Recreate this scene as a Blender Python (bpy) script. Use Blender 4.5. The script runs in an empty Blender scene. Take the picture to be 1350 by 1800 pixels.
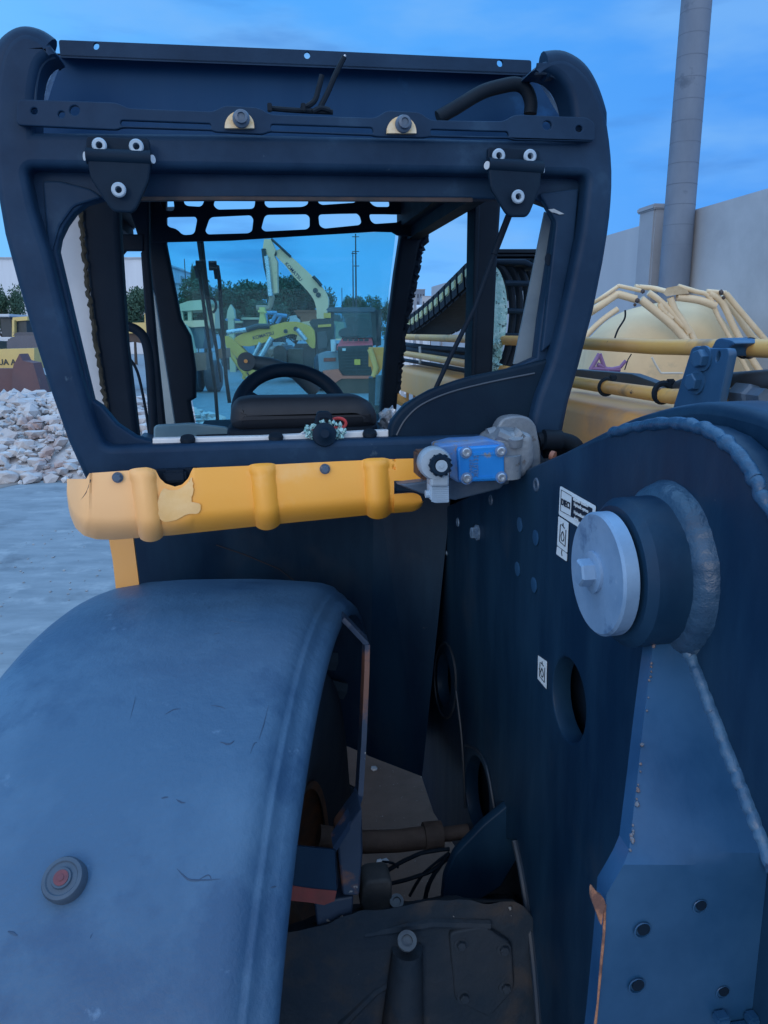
import bpy, bmesh, math, random
from mathutils import Vector, Matrix, noise
from mathutils.bvhtree import BVHTree
R = math.radians
random.seed(7)
V = Vector
scene = bpy.context.scene
COL = scene.collection
# ---------------------------------------------------------------- camera model
F = 1352.0; PITCH = R(12.83); H = 1.8
cp, sp = math.cos(PITCH), math.sin(PITCH)
def rayW(px, py):
    v = py - 900.0
    return V((px - 675.0, F*cp - v*sp, -(F*sp + v*cp)))
MW = Matrix.Translation((0, 0, H)) @ Matrix.Rotation(R(9.6), 4, 'Z') @ Matrix.Rotation(R(-1.05), 4, 'Y')
MI = MW.to_3x3().inverted()
def ray(px, py): return MI @ rayW(px, py)
def Y(px, py, y): d = ray(px, py); return d*(y/d.y)
def X(px, py, x): d = ray(px, py); return d*(x/d.x)
def Zp(px, py, z): d = ray(px, py); return d*(z/d.z)
def PL(px, py, o, n): d = ray(px, py); return d*(o.dot(n)/d.dot(n))
def Wd(px, py, dist): d = rayW(px, py); return d*(dist/d.y) + V((0, 0, H))
def Wg(px, py, z=0.0): d = rayW(px, py); return d*((z-H)/d.z) + V((0, 0, H))
cam = bpy.data.cameras.new('camera'); camo = bpy.data.objects.new('camera', cam); COL.objects.link(camo)
camo.location = (0, 0, H); camo.rotation_euler = (math.pi/2 - PITCH, 0, 0)
cam.sensor_fit = 'VERTICAL'; cam.sensor_height = 36.0; cam.sensor_width = 27.0; cam.lens = F/1800*36
cam.clip_start = 0.02; cam.clip_end = 3000
scene.camera = camo
# ---------------------------------------------------------------- materials
MATS = {}
def mat(name, c1, c2=None, sc=5, rough=.5, metal=0, bump=0, bsc=60, spots=None, spots2=None, mixlo=.35, mixhi=.65, coat=0, spec=.5, stretch=None):
    if name in MATS: return MATS[name]
    m = bpy.data.materials.new(name); m.use_nodes = True; nt = m.node_tree; N = nt.nodes; L = nt.links
    bs = N['Principled BSDF']
    tc = N.new('ShaderNodeTexCoord'); src = tc.outputs['Object']
    if stretch:
        mp = N.new('ShaderNodeMapping'); mp.inputs['Scale'].default_value = stretch; L.new(src, mp.inputs[0]); src2 = mp.outputs[0]
    else: src2 = src
    def nz(scale, detail=6, s=src2):
        n = N.new('ShaderNodeTexNoise'); n.inputs['Scale'].default_value = scale; n.inputs['Detail'].default_value = detail
        n.inputs['Roughness'].default_value = .62; L.new(s, n.inputs['Vector']); return n.outputs['Fac']
    def ramp(fac, a, b):
        r = N.new('ShaderNodeMapRange'); r.inputs['From Min'].default_value = a; r.inputs['From Max'].default_value = b
        L.new(fac, r.inputs['Value']); return r.outputs['Result']
    def mix(fac, a, b):
        x = N.new('ShaderNodeMix'); x.data_type = 'RGBA'; L.new(fac, x.inputs['Factor'])
        for k, q in ((6, a), (7, b)):
            if isinstance(q, tuple): x.inputs[k].default_value = (*q, 1)
            else: L.new(q, x.inputs[k])
        return x.outputs[2]
    c2 = c2 or tuple(k*.8 for k in c1)
    f = nz(sc); out = mix(ramp(f, mixlo, mixhi), c1, c2)
    rf = None
    for s in (spots, spots2):
        if s:
            col, th, scl = s[:3]
            g = ramp(nz(scl, 8, src), th, th + (s[3] if len(s) > 3 else .03)); out = mix(g, out, col)
    L.new(out, bs.inputs['Base Color'])
    rr = N.new('ShaderNodeMapRange'); rr.inputs['To Min'].default_value = max(.02, rough-.1); rr.inputs['To Max'].default_value = min(1, rough+.12)
    L.new(nz(sc*2.7), rr.inputs['Value']); L.new(rr.outputs['Result'], bs.inputs['Roughness'])
    bs.inputs['Metallic'].default_value = metal; bs.inputs['Coat Weight'].default_value = coat
    bs.inputs['Specular IOR Level'].default_value = spec
    if bump:
        b = N.new('ShaderNodeBump'); b.inputs['Strength'].default_value = bump; b.inputs['Distance'].default_value = .004
        L.new(nz(bsc, 4, src), b.inputs['Height']); L.new(b.outputs[0], bs.inputs['Normal'])
    MATS[name] = m; return m
def glass(name, tint, rough=.02, mixf=.12, bump=0, veil=0):
    m = bpy.data.materials.new(name); m.use_nodes = True; nt = m.node_tree; N = nt.nodes; L = nt.links
    N.remove(N['Principled BSDF']); o = N['Material Output']
    t = N.new('ShaderNodeBsdfTransparent'); t.inputs[0].default_value = (*tint, 1)
    g = N.new('ShaderNodeBsdfGlossy'); g.inputs['Roughness'].default_value = rough; g.inputs[0].default_value = (.9, .95, 1, 1)
    fr = N.new('ShaderNodeFresnel'); fr.inputs[0].default_value = 1.45
    mm = N.new('ShaderNodeMath'); mm.operation = 'MULTIPLY'; mm.inputs[1].default_value = mixf/.12
    L.new(fr.outputs[0], mm.inputs[0])
    x = N.new('ShaderNodeMixShader'); L.new(mm.outputs[0], x.inputs[0]); L.new(t.outputs[0], x.inputs[1]); L.new(g.outputs[0], x.inputs[2])
    out = x.outputs[0]
    if veil:      # pale dust film on the pane, mixed in to give haze beyond
        d = N.new('ShaderNodeBsdfDiffuse'); d.inputs[0].default_value = (.55, .68, .74, 1)
        n = N.new('ShaderNodeTexNoise'); n.inputs['Scale'].default_value = 5; n.inputs['Detail'].default_value = 5
        tc = N.new('ShaderNodeTexCoord'); L.new(tc.outputs['Object'], n.inputs['Vector'])
        r = N.new('ShaderNodeMapRange'); r.inputs['From Min'].default_value = .3; r.inputs['From Max'].default_value = .7; r.inputs['To Min'].default_value = veil*.6; r.inputs['To Max'].default_value = veil*1.5; L.new(n.outputs['Fac'], r.inputs['Value'])
        y = N.new('ShaderNodeMixShader'); L.new(r.outputs[0], y.inputs[0]); L.new(out, y.inputs[1]); L.new(d.outputs[0], y.inputs[2]); out = y.outputs[0]
    L.new(out, o.inputs[0]); MATS[name] = m; return m
# dark machine paints
RUST = (.16, .055, .025)
cabp = mat('cab_paint', (.0060,.025,.060), (.014,.043,.092), sc=7, rough=.5, bump=.06, bsc=220, spots=((.030, .075, .135), .60, 7, .16), spots2=((.06,.10,.15), .70, 26, .05), spec=.16)
darkp = mat('chassis_paint', (.0045,.022,.053), (.012,.042,.084), sc=4, rough=.42, bump=.05, bsc=160, spots=((.030,.048,.075), .56, 4, .22), spots2=((.06,.075,.095), .715, 45, .03), spec=.2, stretch=(2.2,2.2,.55), mixlo=.38, mixhi=.64)
gussp = mat('bracket_paint', (.011,.056,.132), (.028,.092,.19), sc=6, rough=.36, bump=.05, bsc=120, spots=((.11, .16, .21), .68, 22, .06), spots2=(RUST, .745, 17, .02))
blackp = mat('black_plastic', (.003,.013,.030), (.005,.019,.039), sc=9, rough=.55, bump=.08, bsc=300, spec=.14)
blackm = mat('black_interior', (.0015,.0085,.021), (.003,.0125,.027), sc=6, rough=.65, bump=.05, bsc=150, spec=.2)
fendm = mat('fender_plastic', (.040,.100,.185), (.064,.138,.232), sc=2.2, rough=.5, bump=.4, bsc=70, spots=((.028,.078,.158), .54, 5.5, .10), spots2=((.105,.19,.30), .66, 18, .08), spec=.4, mixlo=.42, mixhi=.58)
yel = mat('yellow_paint', (.84,.44,.060), (.84,.47,.09), sc=4, rough=.42, bump=.05, bsc=180, spots=((.80, .50, .21), .62, 6, .10))
yelfade = mat('faded_yellow', (.88, .45, .17), (.88, .43, .12), sc=4, rough=.5, bump=.05, bsc=160)
yelboom = mat('boom_paint', (.72, .35, .085), (.60, .32, .12), sc=3, rough=.5, bump=.06, bsc=90, spots=((.30, .22, .16), .58, 4, .2))
yeltube = mat('yellow_tube', (.74, .42, .10), (.68, .38, .13), sc=9, rough=.45, spots=((.06, .05, .045), .66, 26, .03), spots2=((.22, .16, .11), .58, 8, .15))
palefill = mat('bare_filler', (.84,.53,.24), (.80,.46,.16), sc=20, rough=.75, bump=.2, bsc=90)
galv = mat('galvanised_steel', (.17, .28, .42), (.23, .35, .50), sc=16, rough=.5, metal=.25, bump=.12, bsc=90, spots=((.09, .17, .29), .58, 24, .10), spots2=((.32, .42, .54), .66, 40, .06))
zinc = mat('zinc_bolt', (.55, .62, .70), (.40, .46, .52), sc=60, rough=.35, metal=.7)
boltblue = mat('painted_bolt', (.055, .095, .15), (.09, .13, .19), sc=40, rough=.42, spots=((.25, .20, .17), .68, 90, .04))
castm = mat('cast_iron', (.24, .28, .32), (.14, .18, .23), sc=18, rough=.55, metal=.25, bump=.3, bsc=120, spots=((.10, .08, .07), .62, 26, .06))
rustm = mat('rusty_steel', (.13, .060, .035), (.06, .035, .028), sc=16, rough=.8, bump=.3, bsc=130, spots=((.02, .03, .05), .56, 10, .05))
rustbar = mat('chipped_paint', (.018, .035, .07), (.03, .05, .09), sc=9, rough=.45, bump=.15, bsc=120, spots=((.20, .085, .055), .53, 7, .06), spots2=((.36, .33, .30), .66, 30, .03))
redrust = mat('red_primer', (.26, .055, .05), (.18, .05, .045), sc=30, rough=.8, bump=.2, bsc=90)
bluev = mat('valve_blue', (.012, .20, .60), (.018, .24, .66), sc=12, rough=.35, bump=.05, bsc=150, spots=((.22, .24, .27), .66, 28, .05))
dustyblue = mat('dusty_blue', (.05, .19, .48), (.14, .22, .36), sc=25, rough=.55, bump=.15, bsc=90, spots=((.22, .17, .13), .56, 30, .06))
greyp = mat('grey_plastic', (.26, .34, .42), (.32, .40, .48), sc=22, rough=.5, bump=.05)
palegrey = mat('pale_grey', (.50, .56, .62), (.58, .63, .68), sc=14, rough=.5)
alum = mat('white_strip', (.66, .68, .70), (.56, .60, .64), sc=14, rough=.5, bump=.03)
whitep = mat('white_panel', (.56, .60, .66), (.46, .51, .58), sc=7, rough=.6, bump=.05, spots=((.36, .34, .32), .70, 20, .05))
rubber = mat('rubber', (.006, .012, .022), (.010, .019, .031), sc=14, rough=.6, bump=.1, bsc=90, spec=.14)
tyrem = mat('tyre', (.014,.034,.060), (.028,.052,.080), sc=8, rough=.75, bump=.25, bsc=60, spots=((.06, .055, .05), .62, 6, .15))
weldm = mat('weld_bead', (.030,.085,.165), (.060,.135,.225), sc=40, rough=.38, bump=.6, bsc=60, spots=((.015,.04,.085), .60, 45, .05), spots2=((.26,.17,.12), .74, 26, .04))
reda = mat('red_plastic', (.55, .05, .05), (.42, .04, .04), sc=20, rough=.45)
greasym = mat('greasy_casting', (.016,.030,.048), (.032,.042,.056), sc=9, rough=.65, bump=.7, bsc=38, spots=((.070,.058,.052), .53, 6, .16), spots2=((.17,.16,.15), .70, 34, .04), spec=.25)
brownm = mat('brown_shaft', (.20,.14,.115), (.11,.08,.07), sc=14, rough=.75, bump=.35, bsc=70)
decw = mat('decal_white', (.66, .74, .80), (.70, .78, .83), sc=20, rough=.4)
deck = mat('decal_black', (.006, .016, .035), (.008, .02, .04), sc=20, rough=.4)
roofp = mat('roof_panel_paint', (.006,.044,.122), (.009,.053,.140), sc=3, rough=.55, bump=.04, bsc=200, spots=((.02,.10,.25), .60, 7, .1), spec=.15, stretch=(3,3,.6))
stainm = mat('brown_stain', (.055, .042, .042), (.035, .036, .045), sc=14, rough=.7)
shardm = mat('shattered_glass', (.18, .42, .44), (.42, .66, .68), sc=70, rough=.15, bump=1.0, bsc=120, spots=((.03, .08, .09), .60, 90, .03))
foilm = mat('crumpled_foil', (.62, .66, .70), (.44, .48, .54), sc=30, rough=.3, metal=.6, bump=.8, bsc=60)
cellm = mat('chain_cell', (.66, .68, .40), (.55, .60, .36), sc=30, rough=.5)
wsg = glass('tinted_windscreen', (.58, .92, .98), .02, .03, veil=.07)
edgeg = glass('glass_edge', (.25, .50, .58), .1, .3)
# cowl paint: bleached towards the exposed left end
cowlm = mat('cowl_paint', (.92,.385,.038), (.92,.42,.065), sc=3.5, rough=.42, bump=.06, bsc=180, spots=((.92,.50,.17), .56, 5, .14), spots2=((.50,.30,.12), .70, 16, .06))
_nt = cowlm.node_tree; _bs = _nt.nodes['Principled BSDF']; _src = _bs.inputs['Base Color'].links[0].from_socket
_tc = _nt.nodes.new('ShaderNodeTexCoord'); _sp = _nt.nodes.new('ShaderNodeSeparateXYZ'); _nt.links.new(_tc.outputs['Object'], _sp.inputs[0])
_r = _nt.nodes.new('ShaderNodeMapRange'); _r.interpolation_type = 'SMOOTHSTEP'; _r.inputs['From Min'].default_value = -.28; _r.inputs['From Max'].default_value = -.12; _r.inputs['From Min'].default_value, _r.inputs['From Max'].default_value = -.18, -.33; _nt.links.new(_sp.outputs['X'], _r.inputs['Value'])
_m = _nt.nodes.new('ShaderNodeMix'); _m.data_type = 'RGBA'; _nt.links.new(_r.outputs[0], _m.inputs[0]); _nt.links.new(_src, _m.inputs[6]); _m.inputs[7].default_value = (.93,.50,.21,1); _nt.links.new(_m.outputs[2], _bs.inputs['Base Color'])
# ---------------------------------------------------------------- mesh builder
class B:
    def __init__(s): s.bm = bmesh.new()
    def add_me(s, me, mtx):
        me.transform(mtx); s.bm.from_mesh(me); bpy.data.meshes.remove(me)
    def poly(s, pts):
        vs = [s.bm.verts.new(p) for p in pts]; return s.bm.faces.new(vs)
    def box(s, c, size, rot=None, bev=0):
        t = bmesh.new(); bmesh.ops.create_cube(t, size=1)
        bmesh.ops.scale(t, vec=size, verts=t.verts)
        if bev: bmesh.ops.bevel(t, geom=t.edges[:], offset=bev, segments=2, affect='EDGES')
        mt = Matrix.Translation(c) @ (rot.to_4x4() if rot else Matrix())
        me = bpy.data.meshes.new('t'); t.to_mesh(me); t.free(); s.add_me(me, mt); return s
    def hull8(s, a, b):
        """prism between two equal-length loops"""
        n = len(a); va = [s.bm.verts.new(p) for p in a]; vb = [s.bm.verts.new(p) for p in b]
        s.bm.faces.new(va); s.bm.faces.new(vb[::-1])
        for i in range(n):
            j = (i+1) % n; s.bm.faces.new((va[j], va[i], vb[i], vb[j]))
        return s
    def tube(s, path, r, seg=12, closed=False, jit=0, ell=None):
        P = [V(p) for p in path]; n = len(P); rings = []
        up = None
        for i in range(n):
            a = P[(i-1) % n] if (closed or i) else P[i]; b = P[(i+1) % n] if (closed or i < n-1) else P[i]
            t = (b-a).normalized()
            if up is None:
                up = t.orthogonal().normalized()
                if ell is not None: up = (ell - t*ell.dot(t)).normalized()
            else: up = (up - t*up.dot(t)).normalized()
            if ell is not None: up = (ell - t*ell.dot(t)).normalized()
            w = t.cross(up); rr = r(i/(max(1, n-1))) if callable(r) else r
            ring = []
            for k in range(seg):
                an = 2*math.pi*k/seg
                q = rr*(1 + (jit*(random.random()-.5) if jit else 0))
                ring.append(s.bm.verts.new(P[i] + up*math.cos(an)*q + w*math.sin(an)*q))
            rings.append(ring)
        m = n if closed else n-1
        for i in range(m):
            A, C = rings[i], rings[(i+1) % n]
            for k in range(seg):
                l = (k+1) % seg; s.bm.faces.new((A[k], A[l], C[l], C[k]))
        if not closed:
            s.bm.faces.new(rings[0][::-1]); s.bm.faces.new(rings[-1])
        return s
    def cyl(s, p0, p1, r0, r1=None, seg=20): 
        p0, p1 = V(p0), V(p1); r1 = r0 if r1 is None else r1
        return s.tube([p0, p1], lambda t: r0 + (r1-r0)*t, seg)
    def lathe(s, prof, c, ax, seg=40, a0=0, a1=2*math.pi, u=None, caps=True):
        """prof: (radius, height along ax)"""
        c = V(c); ax = V(ax).normalized(); u = V(u) if u else ax.orthogonal(); u = (u-ax*u.dot(ax)).normalized(); w = ax.cross(u)
        full = abs(a1-a0-2*math.pi) < 1e-6; m = seg if full else seg+1; rings = []
        for r, h in prof:
            if r < 1e-6: rings.append([s.bm.verts.new(c+ax*h)]); continue
            rings.append([s.bm.verts.new(c+ax*h+(u*math.cos(a0+(a1-a0)*k/seg)+w*math.sin(a0+(a1-a0)*k/seg))*r) for k in range(m)])
        for A, C in zip(rings, rings[1:]):
            for k in range(seg):
                l = (k+1) % m
                if len(A) == 1: s.bm.faces.new((A[0], C[l], C[k]))
                elif len(C) == 1: s.bm.faces.new((A[k], A[l], C[0]))
                else: s.bm.faces.new((A[k], A[l], C[l], C[k]))
        return s
    def hexb(s, p, ax, r, h, wr=1.5):
        """hex bolt head on a washer"""
        ax = V(ax).normalized(); p = V(p)
        s.lathe([(0, 0), (r*wr, 0), (r*wr, h*.25), (0, h*.25)], p, ax, 20)
        s.lathe([(r, h*.25), (r, h*.9), (r*.85, h), (0, h)], p, ax, 6); return s
    def sock(s, p, ax, r, h):
        """button head screw with a socket"""
        s.lathe([(r, 0), (r, h*.6), (r*.8, h), (r*.42, h), (r*.38, h*.3), (0, h*.3)], p, ax, 20); return s
    def ico(s, c, r, sub=2, amp=.25, f=2.0, sq=(1, 1, 1), seed=0):
        t = bmesh.new(); bmesh.ops.create_icosphere(t, subdivisions=sub, radius=1)
        o = V((seed*3.1, seed*1.7, seed*.9))
        for v in t.verts:
            k = 1 + amp*noise.noise(v.co*f+o); v.co = V((v.co.x*sq[0], v.co.y*sq[1], v.co.z*sq[2]))*k*r
        me = bpy.data.meshes.new('t'); t.to_mesh(me); t.free(); s.add_me(me, Matrix.Translation(c)); return s
    def plate(s, pts, fr, t, bev=.0015, holes=()):
        o, u, v, n = fr
        cu = bpy.data.curves.new('c', 'CURVE'); cu.dimensions = '2D'; cu.fill_mode = 'BOTH'
        for loop in [pts]+list(holes):
            sl = cu.splines.new('POLY'); sl.points.add(len(loop)-1); sl.use_cyclic_u = True
            for q, (a, b) in zip(sl.points, loop): q.co = (a, b, 0, 1)
        bev = 0 if bev <= .001 else min(bev, t*.45); cu.extrude = max(0, t/2-bev); cu.bevel_depth = bev; cu.bevel_resolution = 1 if bev < .004 else 3; cu.offset = -bev
        ob = bpy.data.objects.new('c', cu); me = bpy.data.meshes.new_from_object(ob)
        c = V(o) - V(n)*t/2
        m = Matrix(((u[0], v[0], n[0], c[0]), (u[1], v[1], n[1], c[1]), (u[2], v[2], n[2], c[2]), (0, 0, 0, 1)))
        s.add_me(me, m); bpy.data.objects.remove(ob); bpy.data.curves.remove(cu); return s
    def text(s, body, size, fr, depth=.001, bold=0, align='CENTER', sx=1):
        o, u, v, n = fr
        cu = bpy.data.curves.new('t', 'FONT'); cu.body = body; cu.size = size; cu.align_x = align; cu.align_y = 'CENTER'
        cu.extrude = depth; cu.offset = bold; cu.resolution_u = 3
        ob = bpy.data.objects.new('t', cu); me = bpy.data.meshes.new_from_object(ob)
        u = V(u)*sx
        m = Matrix(((u[0], v[0], n[0], o[0]), (u[1], v[1], n[1], o[1]), (u[2], v[2], n[2], o[2]), (0, 0, 0, 1)))
        s.add_me(me, m); bpy.data.objects.remove(ob); bpy.data.curves.remove(cu); return s
    def done(s, name, m, parent=None, off=None, smooth=35, solid=0, fixn=True, sep=False):
        if sep:      # every loose piece becomes an object of its own
            seen = set(); groups = []
            for v in s.bm.verts:
                if v in seen: continue
                st = [v]; seen.add(v); g = []
                while st:
                    q = st.pop(); g.append(q)
                    for e in q.link_edges:
                        o = e.other_vert(q)
                        if o not in seen: seen.add(o); st.append(o)
                groups.append(g)
            first = None
            for g in groups:
                nb = B(); mp = {v: nb.bm.verts.new(v.co) for v in g}
                for f in {f for v in g for f in v.link_faces}: nb.bm.faces.new([mp[v] for v in f.verts])
                o = nb.done(name, m, parent, off, smooth, solid, fixn); first = first or o
            s.bm.free(); return first
        if solid: bmesh.ops.solidify(s.bm, geom=s.bm.faces[:], thickness=solid)
        if fixn: bmesh.ops.recalc_face_normals(s.bm, faces=s.bm.faces)
        me = bpy.data.meshes.new(name); s.bm.to_mesh(me); s.bm.free()
        if off is None: off = ORG
        me.transform(Matrix.Translation(-V(off)))
        me.polygons.foreach_set('use_smooth', [True]*len(me.polygons))
        if smooth: me.set_sharp_from_angle(angle=R(smooth))
        me.materials.append(m); ob = bpy.data.objects.new(name, me); COL.objects.link(ob)
        if parent: ob.parent = parent
        return ob
def frY(y): return ((0, y, 0), (1, 0, 0), (0, 0, 1), (0, -1, 0))
def frX(x): return ((x, 0, 0), (0, -1, 0), (0, 0, 1), (-1, 0, 0))     # seen from the camera's side (-x)
def pY(pts, y): return [(q.x, q.z) for q in (Y(a, b, y) for a, b in pts)]
def pX(pts, x): return [(-q.y, q.z) for q in (X(a, b, x) for a, b in pts)]
def p3(pts, y): return [Y(a, b, y) for a, b in pts]
def rnd(pts, r, n=5):
    out = []; m = len(pts)
    for i in range(m):
        p = V(pts[i]); a = V(pts[i-1]); b = V(pts[(i+1) % m]); da = (a-p); db = (b-p)
        k = min(r, da.length*.45, db.length*.45); p0 = p+da.normalized()*k; p1 = p+db.normalized()*k
        for j in range(n+1):
            t = j/n; out.append(tuple(p0*(1-t)**2 + p*2*t*(1-t) + p1*t*t))
    return out
def cr(pts, n=6, closed=False):
    P = [V(p) for p in pts]; out = []; m = len(P)
    for i in range(m if closed else m-1):
        if closed: a, b, c, d = P[i-1], P[i], P[(i+1) % m], P[(i+2) % m]
        else: a, b, c, d = P[max(0, i-1)], P[i], P[i+1], P[min(m-1, i+2)]
        for j in range(n):
            t = j/n; out.append(.5*((2*b)+(c-a)*t+(2*a-5*b+4*c-d)*t*t+(3*b-a-3*c+d)*t**3))
    if not closed: out.append(P[-1])
    return [tuple(p) for p in out]
def circ(c, r, n=24, r2=None): return [(c[0]+r*math.cos(2*math.pi*k/n), c[1]+(r2 or r)*math.sin(2*math.pi*k/n)) for k in range(n)]
def lerp(tab, x):
    if x <= tab[0][0]: return tab[0][1]
    for (a, p), (b, q) in zip(tab, tab[1:]):
        if x <= b: return p+(q-p)*(x-a)/(b-a)
    return tab[-1][1]
def tag(o, label, cat, group=None, kind=None):
    if label: o['label'] = label
    if cat: o['category'] = cat
    if group: o['group'] = group
    if kind: o['kind'] = kind
    return o
def thing(name, label, cat, loc, group=None, rz=0):
    o = bpy.data.objects.new(name, None); COL.objects.link(o); o.location = loc; o.rotation_euler = (0, 0, rz); o.empty_display_size = .1
    return tag(o, label, cat, group)
ORG = V((.1, 1.9, -H))
# ================================================================ the telehandler
T = bpy.data.objects.new('telehandler', None); COL.objects.link(T)
T.matrix_world = MW @ Matrix.Translation(ORG)
tag(T, 'stripped dark blue telehandler without rear glass, yellow cowl under its cab', 'telehandler')
CY = 1.26
# ---- cab rear frame
outer = [(152,850),(118,775),(88,690),(58,595),(30,500),(6,410),(-8,330),(-14,240),(-12,150),(-2,95),(15,66),(42,53),(74,64),(92,84),(99,95),(82,100),(68,116),(61,145),(58,178),(60,231),
         (400,234),(1010,247),(1009,201),(1002,165),(985,137),(962,125),(937,123),(960,105),(985,98),(1010,106),(1036,130),(1057,170),(1071,220),(1079,300),(1075,380),(1063,460),(1046,545),(1021,640),(1001,710),(985,790),(740,815)]
def arc(pts, n=4): return cr(pts, n)
o2 = outer[:6]+arc(outer[6:20], 3)+outer[20:22]+arc(outer[22:36], 3)+outer[36:]
holeA = rnd(pY([(44,294),(400,298),(1034,307),(1024,400),(1003,500),(979,600),(968,640),(945,700),(930,764),(500,776),(183,786),(163,740),(140,660),(110,545),(86,446),(60,370)], CY), .012)
b = B(); b.plate(pY(o2, CY), frY(CY), .065, .011, [holeA]); frame = b.done('cab_frame', cabp, T)
b = B()
hB = [(100,440),(104,418),(115,395),(130,374),(150,358),(178,350),(500,348),(830,349),(940,351),(966,361),(979,385),(966,470),(952,560),(944,628),(900,648),(820,666),(760,686),(715,711),(690,740),(683,766),(500,772),(275,778),(238,768),(205,746),(178,714),(163,704),(150,650),(125,545)]
oB = [(25,270),(1060,280),(1040,420),(995,620),(955,800),(160,812),(70,440)]
b.plate(pY(oB, 1.295), frY(1.295), .03, .004, [pY(hB, 1.295)]); b.done('window_recess', cabp, frame)
b = B(); b.plate(rnd(pY([(74,317),(103,317),(160,332),(180,347),(130,362),(104,398),(92,442),(84,440)], 1.29), .006), frY(1.2905), .008, .003)
b.plate(rnd(pY([(948,340),(1018,330),(1010,420),(975,600),(952,620),(978,390)], 1.285), .006), frY(1.285), .015, .003); b.done('corner_gusset', cabp, frame, sep=True)
# rounded roll of the cab corners over the flat frame
b = B()
b.tube(p3(cr([(12,330),(6,240),(8,150),(18,100),(42,78),(66,80),(86,93)], 6), CY+.022), lambda t: .021*min(1, .1+t*3), 14, ell=V((0,1,0)))
b.tube(p3(cr([(1056,330),(1050,240),(1036,180),(1014,136),(985,116),(955,117)], 6), CY+.022), lambda t: .021*min(1, .1+t*3), 14, ell=V((0,1,0)))
b.done('corner_roll', cabp, frame, sep=True)
# inner lip of both horns and the dark side rails behind them
for pts in ([(96,97),(81,102),(68,118),(61,146),(58,190)], [(1009,205),(1002,167),(985,139),(962,127),(940,126)]):
    b = B(); b.tube(p3(cr(pts, 5), 1.272), .0045, 8); b.done('horn_lip', mat('lip_blue', (.035,.07,.12), (.02,.05,.09), sc=40, rough=.5), frame)  # lip colour is lighter than the frame paint
for x in (-.335, .505):
    b = B(); b.box(V((x, 1.95, .36)), (.10, 1.0, .16), bev=.03); b.done('roof_rail', blackm, T)
b = B(); b.tube(p3([(188,350),(400,349),(830,352)], 1.288), .0035, 8, jit=.3); b.done('seal_remnant', mat('rusty_seal', (.07,.045,.04), (.03,.03,.035), sc=30, rough=.8), frame)
# weld seams where the roof panel meets the horns
b = B(); b.tube(p3([(103,108),(94,130),(86,152),(78,178)], 1.34), .0042, 8, jit=.4); b.tube(p3([(948,138),(962,160),(976,182),(988,204)], 1.34), .0042, 8, jit=.4)
b.done('weld_seam', mat('pale_weld', (.26,.40,.58), (.14,.24,.40), sc=50, rough=.5, bump=.4), frame, sep=True)
# ---- roof
b = B(); b.plate(pY([(74,96),(400,107),(700,119),(966,129),(1016,250),(46,240)], 1.42), frY(1.42), .012, .002); rp = b.done('roof_rear_panel', roofp, T)
b = B(); hol = [pY(circ(c, 5.5, 14, 6.5), 1.385) for c in ((169,81),(540,97),(879,111))]
b.plate(rnd(pY([(103,70),(500,86),(934,106),(934,131),(500,114),(106,99)], 1.385), .004), frY(1.385), .006, .001, hol)
fl = b.done('roof_flange', cabp, rp)
b = B(); b.hull8(p3([(106,96),(934,128),(934,133),(106,101)], 1.385), p3([(106,96),(934,128),(934,133),(106,101)], 1.425)); b.done('flange_fold', cabp, rp)
b = B(); z0, z1 = .415, .455; x0, x1 = -.36, .52
b.box(((x0+x1)/2, 1.98, (z0+z1)/2), (x1-x0, 1.08, z1-z0), bev=.015); b.done('roof_slab', blackm, T)
# bracket strip along the top of the rear beam
def stripf(y0, dy): return y0
st_top = [(30,174),(205,180),(225,190),(375,196),(395,185),(455,189),(475,201),(660,207),(680,194),(738,197),(757,211),(885,213),(905,201),(1032,206),(1046,216)]
st_bot = [(1046,249),(905,246),(895,243),(755,240),(745,242),(662,240),(655,238),(475,231),(462,236),(380,232),(372,229),(215,224),(205,228),(28,220)]
hs = [[(212,211),(370,217),(372,226),(212,221)], [(476,218),(655,224),(657,235),(476,229)], [(757,227),(893,231),(895,240),(757,237)]]
hs2 = [rnd(pY(h, 1.245), .004) for h in hs] + [pY(circ(c, r, 14), 1.245) for c, r in (((60,195),6),((131,194),9),((108,201),6),((962,220),8),((1018,226),6))]
b = B(); b.plate(rnd(pY(st_top+st_bot, 1.245), .008), frY(1.245), .008, .0015, hs2); strip = b.done('bracket_strip', cabp, T)
for cx, cy in ((422,212),(707,221)):
    b = B(); b.plate(pY([(cx+25, cy+13)]+[(cx-1+26*math.cos(a), cy+10-27*math.sin(a)) for a in [math.pi*k/14 for k in range(15)]]+[(cx-27, cy+13)], 1.238), frY(1.238), .006, .0006)
    b.done('paint_patch', mat('bare_yellow_patch', (.72,.48,.22), (.78,.66,.48), sc=60, rough=.6, spots=((.30,.14,.06), .64, 80, .04)), strip)
    b = B(); p = Y(cx+2, cy-3, 1.236); b.lathe([(.0,-.003),(.0125,-.003),(.0125,.003),(.0095,.006),(.0092,.013),(.0055,.014),(.005,.011),(0,.011)], p, (0,-1,.05), 20); b.done('bolt', boltblue, strip)
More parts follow.
